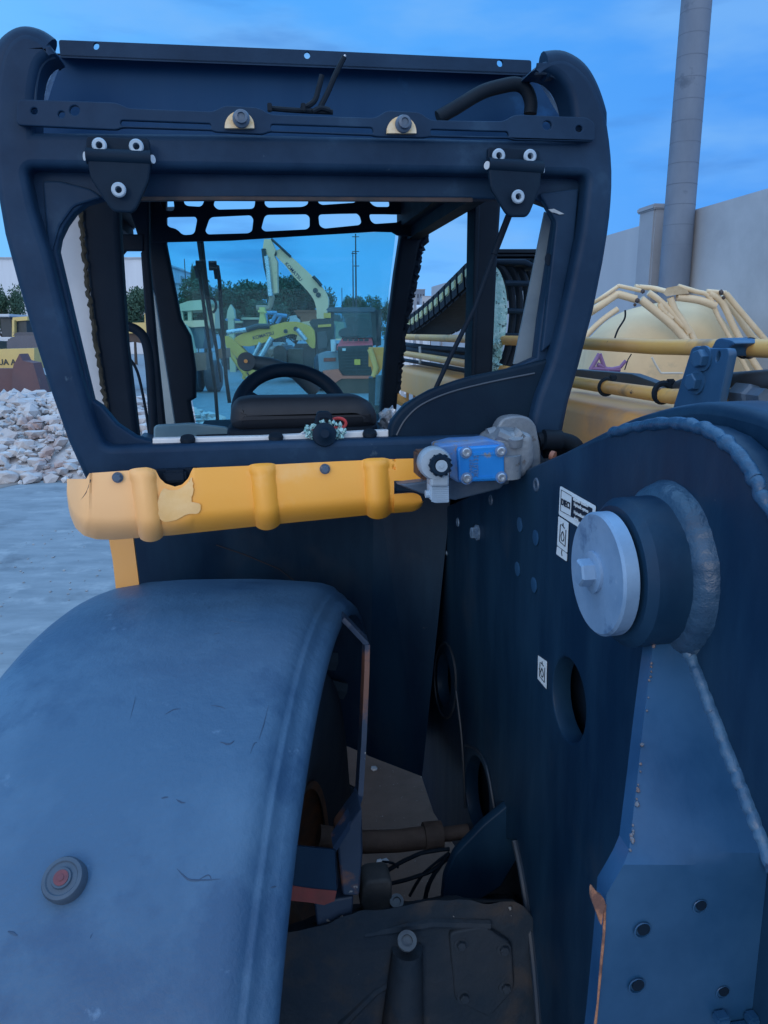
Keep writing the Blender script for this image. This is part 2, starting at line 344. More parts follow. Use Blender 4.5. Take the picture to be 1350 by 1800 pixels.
# hinges
def hinge(lp, bp, low, tip):
    b = B(); b.plate(rnd(pY(lp, 1.236), .006), frY(1.236), .010, .002)
    b.plate(rnd(pY(low, 1.222), .007), frY(1.222), .009, .003)
    a, c = low[0], low[1]
    b.cyl(Y(a[0], a[1]+2, 1.229), Y(c[0], c[1]+2, 1.229), .011, seg=16)
    h = b.done('window_hinge', blackp, T)
    for q in bp:
        b = B(); yy = 1.2265 if q is not bp[2] else 1.2135
        b.lathe([(.0102,0),(.0102,.0025),(.0085,.004),(.0048,.004),(.0042,-.004)], Y(q[0], q[1], yy), (0,-1,0), 22)
        b.done('bolt', mat('screw_grey', (.36,.45,.54), (.28,.37,.46), sc=50, rough=.45, metal=.2), h)
    for k in (0, 1):
        b = B(); q = low[k]; b.lathe([(.006,-.002),(.006,.003),(0,.003)], Y(q[0], q[1]+3, 1.228), (-1 if k == 0 else 1, -.6, 0), 14); b.done('pin_end', palegrey, h)
hinge([(152,238),(262,243),(266,290),(150,285)], [(175,256),(240,258),(209,334)], [(152,272),(266,277),(262,318),(240,366),(232,374),(200,372),(190,362),(158,312)], 0)
hinge([(858,258),(949,262),(952,304),(857,300)], [(876,274),(931,275),(910,346)], [(858,288),(953,294),(950,330),(932,374),(926,381),(897,381),(889,374),(862,330)], 0)
b = B(); b.tube(p3([(895,378),(860,470),(835,540),(790,630),(758,700)], 1.33), .0042, 10); b.tube(p3([(894,380),(868,447)], 1.33), .006, 10); b.done('gas_strut', blackm, T)
# lower right curved cover
b = B(); cv = [(684,770),(686,752),(692,738),(704,722),(720,708),(745,692),(780,677),(820,664),(870,653),(920,642),(972,629),(985,700),(978,790),(800,780)]
b.plate(pY(cr(cv[:11], 4)+cv[11:], 1.282), frY(1.282), .018, .006); cov = b.done('corner_cover', blackp, T)
b = B(); b.tube(p3(cr([(697,765),(712,738),(740,712),(790,690),(860,672),(940,656)], 5), 1.281), .0016, 6); b.done('cover_crease', mat('edge_grey', (.05,.07,.10), rough=.5), cov)
b = B(); b.plate(pY([(958,372),(980,390),(947,632),(903,640),(932,500)], 1.345), frY(1.345), .006, .001); b.done('lit_pillar_face', mat('lit_face_grey', (.20,.27,.33), (.14,.20,.26), sc=9, rough=.55, bump=.05), T)  # grey sheet stands for light falling on the post's inner face
# ragged tear on the right pillar; black oval stands in for a hole's shade
b = B(); b.plate(pY(circ((964,456), 6, 14, 11), 1.2925), frY(1.2925), .002, .0004); b.done('pillar_hole_shade', blackm, T)
b = B(); b.plate(pY([(964,368),(974,367),(984,372),(992,376),(984,377),(976,374),(970,373)], 1.283), frY(1.283), .002, .0004); b.done('foam_scrap', mat('pale_foam', (.40,.46,.52), rough=.8, bump=.5), T)
# white bottom strip with rubber plugs
b = B(); b.plate(pY([(268,771),(460,767),(683,756),(683,768),(460,776),(268,783)], 1.287), frY(1.287), .02, .002); ws = b.done('sill_strip', alum, T)
for cx, cy in ((330,773),(485,769),(650,763)):
    b = B(); b.lathe([(0,0),(.0125,0),(.011,.005),(.005,.006),(0,.004)], Y(cx, cy, 1.284), (0,-.35,1), 20); b.lathe([(.0125,0),(.0105,-.008),(0,-.008)], Y(cx, cy, 1.284), (0,-.35,1), 20); b.done('rubber_plug', rubber, ws)
# window latch
b = B(); b.lathe([(0,0),(.020,0),(.0195,.006),(.013,.008),(.007,.014),(0,.014)], Y(570,764,1.262), (0,-1,.25), 24); lat = b.done('latch_knob', blackp, T)
b = B(); b.plate(rnd(pY([(553,748),(558,727),(562,724),(578,724),(583,728),(588,750),(579,752),(577,736),(564,736),(562,752)], 1.27), .002), frY(1.27), .02, .002); b.done('latch_catch', blackm, lat)
b = B()
for k in range(110):
    a = random.random()*6.28; rr = random.uniform(.55, 1.25)
    p = Y(571+30*math.cos(a)*rr, 758+15*math.sin(a)*rr, random.uniform(1.266, 1.278)); b.ico(p, random.uniform(.002, .0042), 0, .9, 3, seed=k)
b.done('glass_crumbs', shardm, lat)
b = B(); b.tube([Y(595+13*math.cos(a), 744+9*math.sin(a), 1.30) for a in [6.283*k/24 for k in range(24)]], .0028, 8, closed=True); b.done('pull_ring', reda, lat); b = B(); b.cyl(Y(556,746,1.285), Y(551,757,1.285), .004); b.done('release_tab', reda, lat)
b = B(); b.tube(p3([(525,765),(545,752),(556,746)], 1.29), .0016, 6); b.done('latch_wire', palegrey, lat)
# rim of blue glass left in the rear window
b = B(); b.plate(pY([(87,446),(100,444),(125,545),(150,650),(166,706),(158,706),(140,655)], 1.33), frY(1.33), .006, .001); b.done('glass_remnant', mat('blue_glass_edge', (.12,.28,.36), (.08,.20,.28), sc=9, rough=.15), T)
# ---- side and front of the cab, seen through the window
b = B(); b.plate(pY([(60,330),(142,350),(165,540),(200,770),(150,760)], 1.56), frY(1.56), .02, .002); b.done('side_panel', whitep, T)
b = B(); b.plate(pY([(137,340),(208,340),(209,400),(222,600),(243,775),(196,770),(188,735),(160,545)], 1.53), frY(1.53), .05, .010); bp_ = b.done('door_pillar', blackm, T)
b = B(); rs = random.Random(5)
b.tube([Y(lerp([(0,139),(.45,158),(1,192)], k/70)+rs.uniform(-2.2,1.6), 358+k/70*390, 1.525) for k in range(71)], .0042, 7, jit=.5); b.done('perished_seal', mat('perished_rubber', (.02,.02,.018), (.05,.045,.03), sc=60, rough=.9), bp_)
b = B(); b.tube(p3(cr([(205,574),(225,574),(243,582),(256,600),(263,640),(267,700),(271,775)], 5), 1.9), .011, 12); b.done('grab_handle', blackm, T)
b = B(); b.tube(p3(cr([(226,628),(242,655),(256,720),(264,775)], 5), 1.92), .0035, 8); b.done('door_cable', blackm, T)
b = B(); b.plate(pY([(218,340),(262,340),(262,450),(275,600),(293,775),(272,775),(258,600),(247,444),(250,440)], 2.0), frY(2.0), .03, .006)
b.plate(pY([(215,412),(252,412),(252,441),(222,441),(217,447),(212,447),(205,441),(206,405),(212,402),(215,405)], 2.0), frY(1.995), .02, .003)
b.tube(p3([(196,407),(214,407)], 1.99), .004, 8); b.tube(p3([(196,441),(212,443)], 1.99), .004, 8)
b.done('door_frame', blackm, T)
b = B(); b.plate(pY([(265,500),(272,520),(312,775),(293,775),(276,640)], 2.25), frY(2.25), .02, .002); b.done('door_edge_strip', mat('pale_blue_grey', (.33,.42,.47), (.26,.35,.40), sc=8, rough=.5), T)
b = B(); b.plate(pY([(255,340),(292,340),(292,428),(318,560),(335,590),(344,650),(344,700),(334,706),(346,770),(306,775),(290,650),(262,470)], 2.40), frY(2.40), .05, .010); ap = b.done('front_pillar', blackm, T)
b = B(); b.plate(pY([(706,345),(785,350),(760,385),(740,430),(722,520),(708,600),(696,745),(668,750),(680,600),(695,480),(705,415)], 2.42), frY(2.42), .06, .012); b.done('front_pillar', blackm, T)
b = B(); rs = random.Random(8)
b.tube([Y(lerp([(0,786),(.12,760),(.25,741),(.5,723),(.72,709),(1,699)], k/90)+rs.uniform(-4,2), 350+k/90*340, 2.43) for k in range(91)], .011, 7, jit=.5); b.done('torn_seal', blackm, T)
b = B(); b.plate(pY([(836,345),(882,345),(874,470),(866,660),(828,680),(833,520)], 1.9), frY(1.9), .05, .008); b.plate(pY([(833,345),(843,345),(838,520),(833,680),(826,680),(830,520)], 1.9), frY(1.89), .07, .004); b.done('side_pillar', blackm, T)
b = B(); b.plate(pY(cr([(871,468),(880,480),(889,510),(892,545),(888,590),(878,635),(868,660)], 4)+[(860,660),(862,470)], 1.97), frY(1.97), .006, .0005); b.done('shattered_side_glass', shardm, T)
b = B()
for k in range(40): b.ico(Y(random.uniform(862,880), random.uniform(600,655), 1.96), random.uniform(.004,.011), 0, .8, 3, seed=k+200)
b.done('hanging_shards', shardm, T)
# roof guard with two rows of openings
def q4(a, c): return rnd(pY([(a[0],a[1]),(c[0],a[1]),(c[0],c[1]),(a[0],c[1])], 2.36), .02)
z = lambda L: [(270+x*.3407, 330+y*.3407) for x, y in L]
rows = [[(25,40),(100,40),(108,120),(60,118),(38,90)], [(150,40),(268,40),(250,98),(160,92)], [(322,42),(526,42),(520,108),(330,112),(308,90)], [(575,44),(798,46),(798,84),(770,98),(590,102),(573,85)], [(848,50),(1048,52),(1040,76),(870,88),(850,78)], [(1100,56),(1215,60),(1220,98),(1140,98)],
        [(62,150),(215,148),(224,165),(210,240),(150,244),(120,212),(70,200)], [(290,150),(500,140),(515,160),(508,222),(490,234),(280,240),(266,222)], [(575,138),(790,135),(806,150),(806,200),(790,214),(575,225),(556,210)], [(850,136),(1050,130),(1066,146),(1074,178),(1060,192),(880,210),(856,195)], [(1112,135),(1280,135),(1282,160),(1260,178),(1140,186),(1120,170)]]
b = B(); b.plate(pY(z([(-10,-10),(1400,0),(1330,250),(1258,245),(1230,228),(1140,226),(700,252),(400,272),(-10,282)]), 2.36), frY(2.36), .012, .002, [rnd(pY(z(h), 2.36), .012) for h in rows]); b.done('roof_guard', blackm, T)
# second guard bar rows and lamp bar beyond the windscreen head
b = B(); b.plate(pY(z([(-20,100),(110,96),(300,118),(520,112),(800,100),(1080,104),(1300,110),(1290,136),(1060,130),(560,136),(300,146),(-20,130)]), 2.62), frY(2.62), .02, .003); b.done('visor_bar', mat('visor_paint', (.05,.11,.15), (.04,.08,.12), sc=9, rough=.4), T)
b = B(); b.plate(pY(z([(50,275),(1250,225),(1215,520),(1170,1200),(230,1275),(180,980),(130,600)]), 2.44), frY(2.44), .005, .0005); b.done('windscreen', wsg, T)
# wipers
b = B(); b.tube(p3([(352,425),(364,520),(380,610),(388,672)], 2.49), lambda t: .0105-.008*t, 10); wp = b.done('wiper_motor_arm', blackm, T)
b = B(); b.tube(p3(z([(222,400),(240,470),(282,780),(320,1060),(332,1230)]), 2.5), .0055, 8); b.tube(p3(z([(322,400),(340,480),(352,700),(374,980),(392,1110)]), 2.5), .006, 8)
b.tube(p3(z([(218,400),(250,400)]), 2.49), .014, 8); b.tube(p3(z([(285,402),(326,402)]), 2.49), .014, 8); b.tube(p3(z([(222,402),(236,465)]), 2.495), .010, 8); b.tube(p3(z([(322,402),(332,470)]), 2.495), .010, 8); b.done('wiper_blade', blackm, wp)
b = B(); b.tube(p3(cr(z([(290,570),(310,575),(322,600),(318,630),(305,645)]), 4), 2.48), .004, 8); b.done('washer_hose', blackm, wp)
# steering wheel and column, seat back, dash
C = Y(513, 728, 1.88); ax = V((.08, -.80, .60)).normalized()
b = B(); uu = V((1,0,0)); uu = (uu-ax*uu.dot(ax)).normalized(); ww = ax.cross(uu)
b.tube([C+uu*math.cos(a)*.128+ww*math.sin(a)*.128 for a in [6.283*k/48 for k in range(48)]], .0175, 12, closed=True)
sw = b.done('steering_wheel', blackp, T)
b = B()
for a in (R(25), R(155), R(270)):
    b.tube([C-ax*.02, C+uu*math.cos(a)*.07+ww*math.sin(a)*.07-ax*.012, C+uu*math.cos(a)*.13+ww*math.sin(a)*.13], .017, 10)
b.lathe([(.045,-.05),(.045,.0),(.03,.012),(0,.012)], C-ax*.03, ax, 20); b.done('wheel_spoke', blackp, sw)
b = B(); b.tube(p3([(434,636),(475,641),(520,655),(556,690)], 2.12), .019, 14); b.lathe([(0,-.02),(.024,-.02),(.024,.02),(0,.02)], Y(433,636,2.12), (0,-1,.1), 22); stalk = b.done('column_lever', mat('blue_grey_sleeve', (.06,.11,.14), (.05,.09,.12), sc=9, rough=.5), T)
b = B(); b.lathe([(.0,0),(.005,0),(.005,.004),(0,.004)], Y(432,635,2.095), (0,-1,.1), 14); b.done('lever_bolt', yelfade, stalk)
b = B(); b.plate(rnd(pY([(404,742),(407,714),(418,702),(440,698),(540,697),(625,695),(645,702),(660,722),(661,748),(640,752),(420,756)], 1.5), .02), frY(1.46), .13, .03); seat = b.done('seat_back', mat('seat_vinyl', (.008,.012,.020), (.012,.017,.027), sc=12, rough=.6, bump=.1), T)
b = B(); b.plate(rnd(pY([(400,750),(660,740),(664,775),(398,790)], 1.5), .01), frY(1.47), .10, .015); b.done('seat_base', blackm, seat)
b = B(); b.box(V((.06, 2.05, -.46)), (.78, .5, .30), bev=.03); b.done('dashboard', blackm, T)
b = B(); b.plate(rnd(pY([(200+205*.3407,748),(335,744),(402,752),(402,800),(270,800)], 1.75), .01), frY(1.75), .02, .004); b.done('windscreen_foot', mat('pale_foot', (.18,.30,.36), (.14,.25,.31), sc=9, rough=.4), T)  # opaque pale sheet, stands in for the windscreen's translucent lower edge
b = B(); b.box(V((.16, 1.78, -.25)), (.62, .6, .08), bev=.02); b.done('cab_floor', blackm, T)
# loose wires and conduit above the beam
b = B()
b.tube(p3(cr([(470,190),(520,194),(560,196),(585,197)], 4), 1.30), .004, 8)
b.tube(p3(cr([(560,194),(575,165),(590,130),(605,100)], 5), 1.30), .0042, 8); b.tube(p3(cr([(530,192),(552,178),(560,155),(566,132)], 5), 1.30), .0042, 8)
b.tube(p3(cr([(550,196),(564,190),(580,194)], 5), 1.295), .004, 8)
for x in (474, 533): b.box(Y(x, 189, 1.29), (.007, .007, .012), bev=.001)
wires = b.done('loose_wiring', rubber, T)
b = B(); b.tube(p3([(604,104),(607,97)], 1.30), .0022, 6); b.done('bare_wire_end', zinc, wires)
b = B(); b.tube(p3(cr([(770,207),(800,190),(845,163),(880,152),(908,148),(925,158),(933,180),(932,200)], 6), 1.33), .011, 14); b.done('conduit', rubber, T)
# ---- yellow cowl under the window
TOP = [(122,842),(155,842),(157,832),(258,825),(273,828),(279,840),(290,850),(308,856),(322,852),(334,840),(341,823),(460,818),(600,811),(700,807),(742,806)]
BOT = [(122,868),(126,900),(136,925),(150,938),(170,944),(200,945),(300,937),(500,916),(662,900),(700,897),(722,893),(736,884),(742,872)]
def cowl_pt(px, v, t=None, bt=None):
    t = lerp(TOP, px) if t is None else t; bo = lerp(BOT, px) if bt is None else bt
    rib = 0
    for xr, dx in ((250,16),(461,10),(660,6)):
        c = xr+dx*v; w = 18 if v > .12 else 20
        q = 1-((px-c)/w)**2
        if q > 0: rib = max(rib, q**.6)
    bo2 = bo + 9*rib; py = t+(bo2-t)*v
    d = .020*max(0, (v-.70)/.30)**2*1.6 - .008*math.sin(min(1, v/.7)*math.pi*.5) - .0125*rib*min(1, (v+.03)/.08)
    d += .004*(1-v)*(1 if px > 160 else 0)
    if px < 165: d += ((165-px)/43)**2*.05
    return Y(px, py, 1.226+d)
def cowl_grid(b, xs, nv, f):
    g = [[b.bm.verts.new(f(x, j/nv)) for j in range(nv+1)] for x in xs]
    for i in range(len(xs)-1):
        for j in range(nv): b.bm.faces.new((g[i][j], g[i+1][j], g[i+1][j+1], g[i][j+1]))
b = B(); cowl_grid(b, [122+570*k/190 for k in range(191)], 26, cowl_pt)
cowl_grid(b, [692+48*k/16 for k in range(17)], 8, lambda x, v: cowl_pt(x, v*(845-lerp(TOP, x))/(lerp(BOT, x)-lerp(TOP, x))))
def tongue(x, v):
    t = (x-692)/49; hgt = math.sqrt(max(.0, 1-max(0, (t-.55)/.45)**2)); mid = 882-4*t
    return cowl_pt(x, .62+.38*v, mid-13*hgt-(v*0), None) if False else Y(x, (mid-14*hgt)+(28*hgt+2)*v, 1.226-.008+.03*max(0, (v-.45)/.55)**2)
cowl_grid(b, [692+49*k/18 for k in range(19)], 8, tongue)
bmesh.ops.remove_doubles(b.bm, verts=b.bm.verts, dist=.0004)
cowl = b.done('rear_cowl', cowlm, T, solid=.004, smooth=50)
# bare filler patch beside the notch
b = B(); pp = [(287,858),(300,860),(316,858),(330,848),(338,838),(340,858),(338,880),(352,884),(350,900),(330,902),(310,912),(286,914),(277,890)]
cx = sum(p[0] for p in pp)/len(pp); cy = sum(p[1] for p in pp)/len(pp)
def onc(x, y): return cowl_pt(x, (y-lerp(TOP, x))/(lerp(BOT, x)-lerp(TOP, x)))-V((0, .0075, 0))
rim = cr(pp, 5, True); rings = []
for k in range(6):
    s = 1-k/6; rings.append([b.bm.verts.new(onc(cx+(x-cx)*s+random.uniform(-1, 1)*(k == 0), cy+(y-cy)*s)) for x, y in rim])
for A, C2 in zip(rings, rings[1:]):
    for k in range(len(rim)): l = (k+1) % len(rim); b.bm.faces.new((A[k], A[l], C2[l], C2[k]))
vc = b.bm.verts.new(onc(cx, cy))
for k in range(len(rim)): b.bm.faces.new((rings[-1][k], rings[-1][(k+1) % len(rim)], vc))
b.done('filler_patch', palefill, cowl)
b = B(); cowl_grid(b, [124+30*k/12 for k in range(13)], 3, lambda x, v: cowl_pt(x, .03+.0*v) + V((0,-.002, -.0*v)))
b.bm.clear(); b.tube([onc(x, y)+V((0,.003,0)) for x, y in cr([(160,842),(155,860),(146,875),(138,886)], 4)], .0009, 5); b.done('cowl_crack', stainm, cowl)
for x, y in ((207,839),(571,824)):
    b = B(); b.hexb(Y(x, y, 1.222), (0,-1,0), .0062, .010, 1.35); b.done('bolt', boltblue, cowl)
b = B(); b.plate(pY([(258,826),(345,822),(345,862),(258,866)], 1.25), frY(1.25), .01, .002); b.box(Y(308, 836, 1.245), (.035, .02, .02), bev=.004); b.done('latch_block', blackm, T)
b = B(); b.hull8(p3([(188,930),(232,930),(249,1062),(207,1064),(198,985)], 1.44), p3([(192,930),(234,930),(250,1062),(210,1064),(201,985)], 1.48)); b.done('cowl_strut', yelfade, T)
b = B(); b.plate(rnd(pY([(690,845),(700,842),(800,846),(860,862),(700,866),(692,858)], 1.30), .008), frY(1.30), .04, .006); b.done('slot_bar', boltblue, T)
# ---- chassis below the cab
b = B(); b.hull8([Y(232,780,1.72), Y(660,780,1.72), Y(648,1328,1.72), Y(560,1290,1.72), Y(240,1200,1.72)], [Y(232,780,1.72)+V((0,.2,0)), Y(660,780,1.72)+V((0,.2,0)), Y(648,1328,1.72)+V((0,.2,0)), Y(560,1290,1.72)+V((0,.2,0)), Y(240,1200,1.72)+V((0,.2,0))]); back = b.done('chassis_back', darkp, T)
b = B(); q = [Y(655,800,1.722), Y(800,800,1.66), Y(742,1365,1.66), Y(646,1328,1.722)]; b.hull8(q, [p+V((.0,.25,0)) for p in q]); b.done('chassis_corner', darkp, T)
b = B(); b.tube(p3([(380,958),(430,975),(490,1000),(530,1030)], 1.716), .0012, 6); b.done('scratch_line', stainm, back)
# ---- boom side plate with pivot
PX = .42
pl = [(785,890),(830,870),(892,841),(945,816),(1000,792),(1050,772),(1088,757),(1130,748),(1190,745),(1235,752),(1270,768),(1305,800),(1330,835),(1352,880),(1420,1000),(1560,1400),(1700,1800),(1700,2000),(948,2000),(946,1800),(938,1680),(924,1580),(905,1478),(870,1470),(800,1490),(762,1430),(742,1370),(735,1320),(748,1210),(765,1040),(776,960)]
def elp(c, rx, ry, tilt=0, n=28): return [(c[0]+rx*math.cos(a)+tilt*math.sin(a), c[1]+ry*math.sin(a)) for a in [2*math.pi*k/n for k in range(n)]]
hol = [elp((1000,1231), 28, 76, 8), elp((780,1196), 12, 46, 2), elp((839,1396), 20, 68, 6)]
b = B(); b.plate(pX(pl, PX), frX(PX), .03, .003, [pX(h, PX) for h in hol]); plate_ = b.done('boom_plate', darkp, T)
b = B(); b.box((PX+.22, 1.42, -.78), (.34, 1.75, 1.06)); b.done('hole_shade_backing', blackm, T)  # black box behind the plate holes, stands in for the shade inside
def ringtube(c, rx, ry, tilt, r, n=36): return [X(*p, PX-.001) for p in elp(c, rx, ry, tilt, n)]
b = B(); b.tube(ringtube((783,1196), 19, 66, 2, .004), .0034, 8, closed=True); b.tube([X(*p, PX-.001) for p in cr([(800,1200),(812,1300),(818,1420)], 5)], .0032, 8); b.tube([X(*p, PX-.001) for p in cr([(818,1310),(838,1318),(856,1350),(872,1440),(876,1470)], 6)], .0034, 8); b.tube([X(*p, PX-.003) for p in cr([(905,1478),(918,1540),(930,1620),(940,1710),(948,1810)], 6)], .006, 8)
b.done('pressed_rim', mat('dusty_rim', (.030,.040,.055), (.015,.033,.06), sc=12, rough=.5), plate_, sep=True)
# rear rim plate and weld along the plate's top arc
rim_o = [(905,838),(1000,788),(1090,742),(1140,724),(1185,713),(1240,707),(1300,716),(1360,735),(1480,800),(1600,1000),(1600,1300),(1250,1200),(1000,900)]
b = B(); b.plate(pX(cr(rim_o[:9], 4)+rim_o[9:], PX+.032), frX(PX+.032), .07, .012); b.done('rim_plate', darkp, T)
arcp = cr([(1082,762),(1130,749),(1190,744),(1236,751),(1272,768),(1307,800),(1332,836),(1356,885),(1400,960)], 14)
b = B(); b.tube([X(p[0], p[1], PX+.006)+V((-.004, noise.noise(V((i*.23,0,0)))*.003, noise.noise(V((0,i*.23,3)))*.003)) for i, p in enumerate(arcp)], lambda t: .0066+.0002*math.sin(t*120)+.0022*noise.noise(V((t*23,2,0))), 14); b.done('weld_bead', mat('painted_bead', (.012,.052,.115), (.026,.080,.155), sc=30, rough=.36, bump=.7, bsc=55, spots=((.06,.12,.19), .66, 20, .06)), plate_)
# pivot boss
cy_, cz_ = None, None
cap = X(1072, 1007, .355); yb, zb = cap.y, cap.z
rb = .078
b = B(); b.lathe([(rb-.008, .36), (rb, .368), (rb+.001, .42)], (0, yb, zb), (1, 0, 0), 64); b.lathe([(0, .3600), (rb-.008, .3600)], (0, yb, zb), (1, 0, 0), 64); boss = b.done('pivot_boss', darkp, T)
b = B(); b.lathe([(0, .352), (.062, .352), (.0645, .3545), (.0645, .368), (0, .368)], (-.013, yb, zb), (1, 0, 0), 64); capo = b.done('pin_cap', galv, boss)
b = B(); P = V((.339, yb+.004, zb+.001)); b.lathe([(0,0),(.022,0),(.022,.003),(.019,.004),(0,.004)], P, (-1,0,0), 28); b.lathe([(.0145,.004),(.0145,.016),(.0125,.018),(0,.018)], P, (-1,0,0), 6, u=(0,.3,1)); b.done('cap_bolt', galv, boss)
b = B(); gw = []
for k in range(160):
    a = 6.283185*k/160; cs, sn = math.cos(a), math.sin(a); q = V((cs*6, sn*6, 0)); n1 = noise.noise(q*.5)*.0012+noise.noise(q*1.7)*.0008
    gw.append([b.bm.verts.new(V((x, yb+cs*r0, zb+sn*r0))) for r0, x in ((rb-.001, PX-.019-n1), (rb+.006+n1*.4, PX-.016-n1), (rb+.011+n1, PX-.011-n1*.6), (rb+.0145+n1*1.4, PX-.004), (rb+.016+n1*1.6, PX+.002))])
for k in range(160):
    A, C2 = gw[k], gw[(k+1) % 160]
    for m in range(4): b.bm.faces.new((A[m], A[m+1], C2[m+1], C2[m]))
b.done('boss_weld', mat('painted_weld', (.014,.045,.092), (.03,.075,.135), sc=30, rough=.36, bump=.7, bsc=55, spots=((.09,.14,.19), .66, 20, .06), spots2=((.36,.24,.16), .765, 26, .03)), boss)
# ---- gusset bracket under the boss
P0 = X(1207, 1128, PX); P1 = X(1352, 1500, PX); dirn = (P1-P0).normalized(); nrm = V((1,0,0)).cross(dirn).normalized()
L_ = [PL(*p, P0, nrm) for p in [(1150,1118),(1142,1180),(1131,1270),(1119,1380),(1111,1450),(1106,1495)]]
Rr = [P0+(P1-P0)*t for t in (0,.16,.4,.68,.87,1)]
yl = P1.y; low_l = [Y(*p, yl+.002) for p in [(1096,1520),(1082,1545),(1066,1572),(1063,1620),(1056,1700),(1046,1800),(1035,1900)]]
low_r = [V((PX, yl, P1.z-dz)) for dz in (.012,.024,.037,.055,.09,.13,.18)]
Lall = L_+low_l; Rall = Rr+low_r
b = B(); nn = 8; g = [[b.bm.verts.new(l.lerp(r_, k/nn)) for k in range(nn+1)] for l, r_ in zip(Lall, Rall)]
for i in range(len(g)-1):
    for k in range(nn): b.bm.faces.new((g[i][k], g[i][k+1], g[i+1][k+1], g[i+1][k]))
bmesh.ops.recalc_face_normals(b.bm, faces=b.bm.faces)
fs = b.bm.faces[:]; 
navg = sum((f.normal for f in fs), V())
if navg.y > 0: bmesh.ops.reverse_faces(b.bm, faces=fs)
r_ = bmesh.ops.extrude_face_region(b.bm, geom=fs); vs = [e for e in r_['geom'] if isinstance(e, bmesh.types.BMVert)]
bmesh.ops.translate(b.bm, verts=vs, vec=V((.004, .026, -.004)))
gus = b.done('gusset_bracket', gussp, T, smooth=28)
b = B(); b.tube([P0.lerp(P1, k/70)+V((-.002, -.001, .0))+V((noise.noise(V((k*.4,1,0)))*.003,)*3) for k in range(-3, 76)], lambda t: .0068+.0003*math.sin(t*110)+.0016*noise.noise(V((t*17,0,9))), 12); b.done('gusset_weld', weldm, gus)
for (x, y), rr in (((1130,1636),.0105),((1231,1594),.009),((1120,1734),.0105),((1271,1745),.009)):
    b = B(); rr *= .72; b.lathe([(rr*1.06,0),(rr*1.0,.0003),(rr*.9,.0003),(rr*.8,-.004),(0,-.004)], Y(x, y, yl-.0005), (0,-1,0), 22); h = b.done('bolt_hole', gussp, gus)
    b = B(); b.lathe([(0,0),(rr*.75,0),(rr*.75,.0008),(0,.0008)], Y(x+1.5, y-2.5, yl-.0006), (0,-1,0), 18); b.done('hole_shade_disc', blackm, h)  # flat black disc painted in for the shade down the hole
b = B(); p0 = Y(1299, 1775, yl-.002)
for c, s in (((1268,1790),(30,22)),((1322,1790),(26,22)),((1300,1812),(60,30))): b.box(Y(c[0], c[1], yl-.006), (s[0]*.00042, .012, s[1]*.00042), bev=.002)
b.done('square_lug', gussp, gus, sep=True)
b = B(); b.plate(pY(cr([(1041,1560),(1050,1570),(1060,1578),(1064,1588),(1060,1606),(1057,1626),(1052,1612),(1046,1596),(1040,1578)], 3, True), yl-.0008), frY(yl-.0008), .004, .0004); b.done('rust_chip', mat('fresh_rust', (.40,.17,.09), (.16,.075,.055), sc=70, rough=.8, bump=.5, mixlo=.42, mixhi=.58), gus)
b = B(); b.tube([Y(x+random.uniform(-1,1), y, yl+.0005) for x, y in ((1063,1590),(1062,1640),(1056,1700),(1050,1760),(1046,1800))], .0012, 6, jit=.6); b.done('rusty_edge', MATS['fresh_rust'], gus)
b = B(); rs = random.Random(4)
for k in range(26):
    t = rs.random(); i_ = min(4, int(t*5)); q = L_[i_].lerp(L_[i_+1], t*5-i_) if i_ < 5 else L_[5]
    b.ico(q+V((rs.uniform(0,.002), -.001, .0005)), rs.uniform(.0008,.0024), 1, .6, 3, seed=k)
b.done('edge_chips', mat('edge_rust', (.20,.10,.07), (.12,.15,.19), sc=60, rough=.7), gus)
# bolts and holes in the plate
for k, (x, y) in enumerate(((915,922),(943,945),(911,1000),(940,1028))):
    p = X(x, y, PX); b = B(); b.lathe([(0,.0005),(.012,.0005),(.0125,.002),(.009,.003),(0,.0015)], p, (-1,0,0), 20); b.done('plugged_hole', gussp, plate_)
for x, y, r0, m_ in ((840,936,.016,galv),(943,852,.011,boltblue),(863,879,.010,boltblue),(805,918,.010,galv),(785,972,.006,galv)):
    p = X(x, y, PX); b = B()
    if m_ is galv and r0 > .01: b.hexb(p, (-1,0,0), r0*.75, .014, 1.3)
    else: b.lathe([(r0,0),(r0*.9,.002),(r0*.6,.002),(r0*.55,-.002),(0,-.002)], p, (-1,0,0), 18)
    b.done('plate_bolt', m_, plate_)
# decals
def dq(b, pts, off, t=.0005): b.plate(pX(pts, PX-off), frX(PX-off), t, .0001)
b = B(); dq(b, rnd([(984.5,854),(1047,889.5),(1043,944),(982,904.5)], 3), .002); d1 = b.done('decal', decw, plate_)
b = B(); dq(b, [(1005,873),(1041,894),(1037,928),(1003,908)], .0027); 
o = X(994.3, 886, PX-.0027)
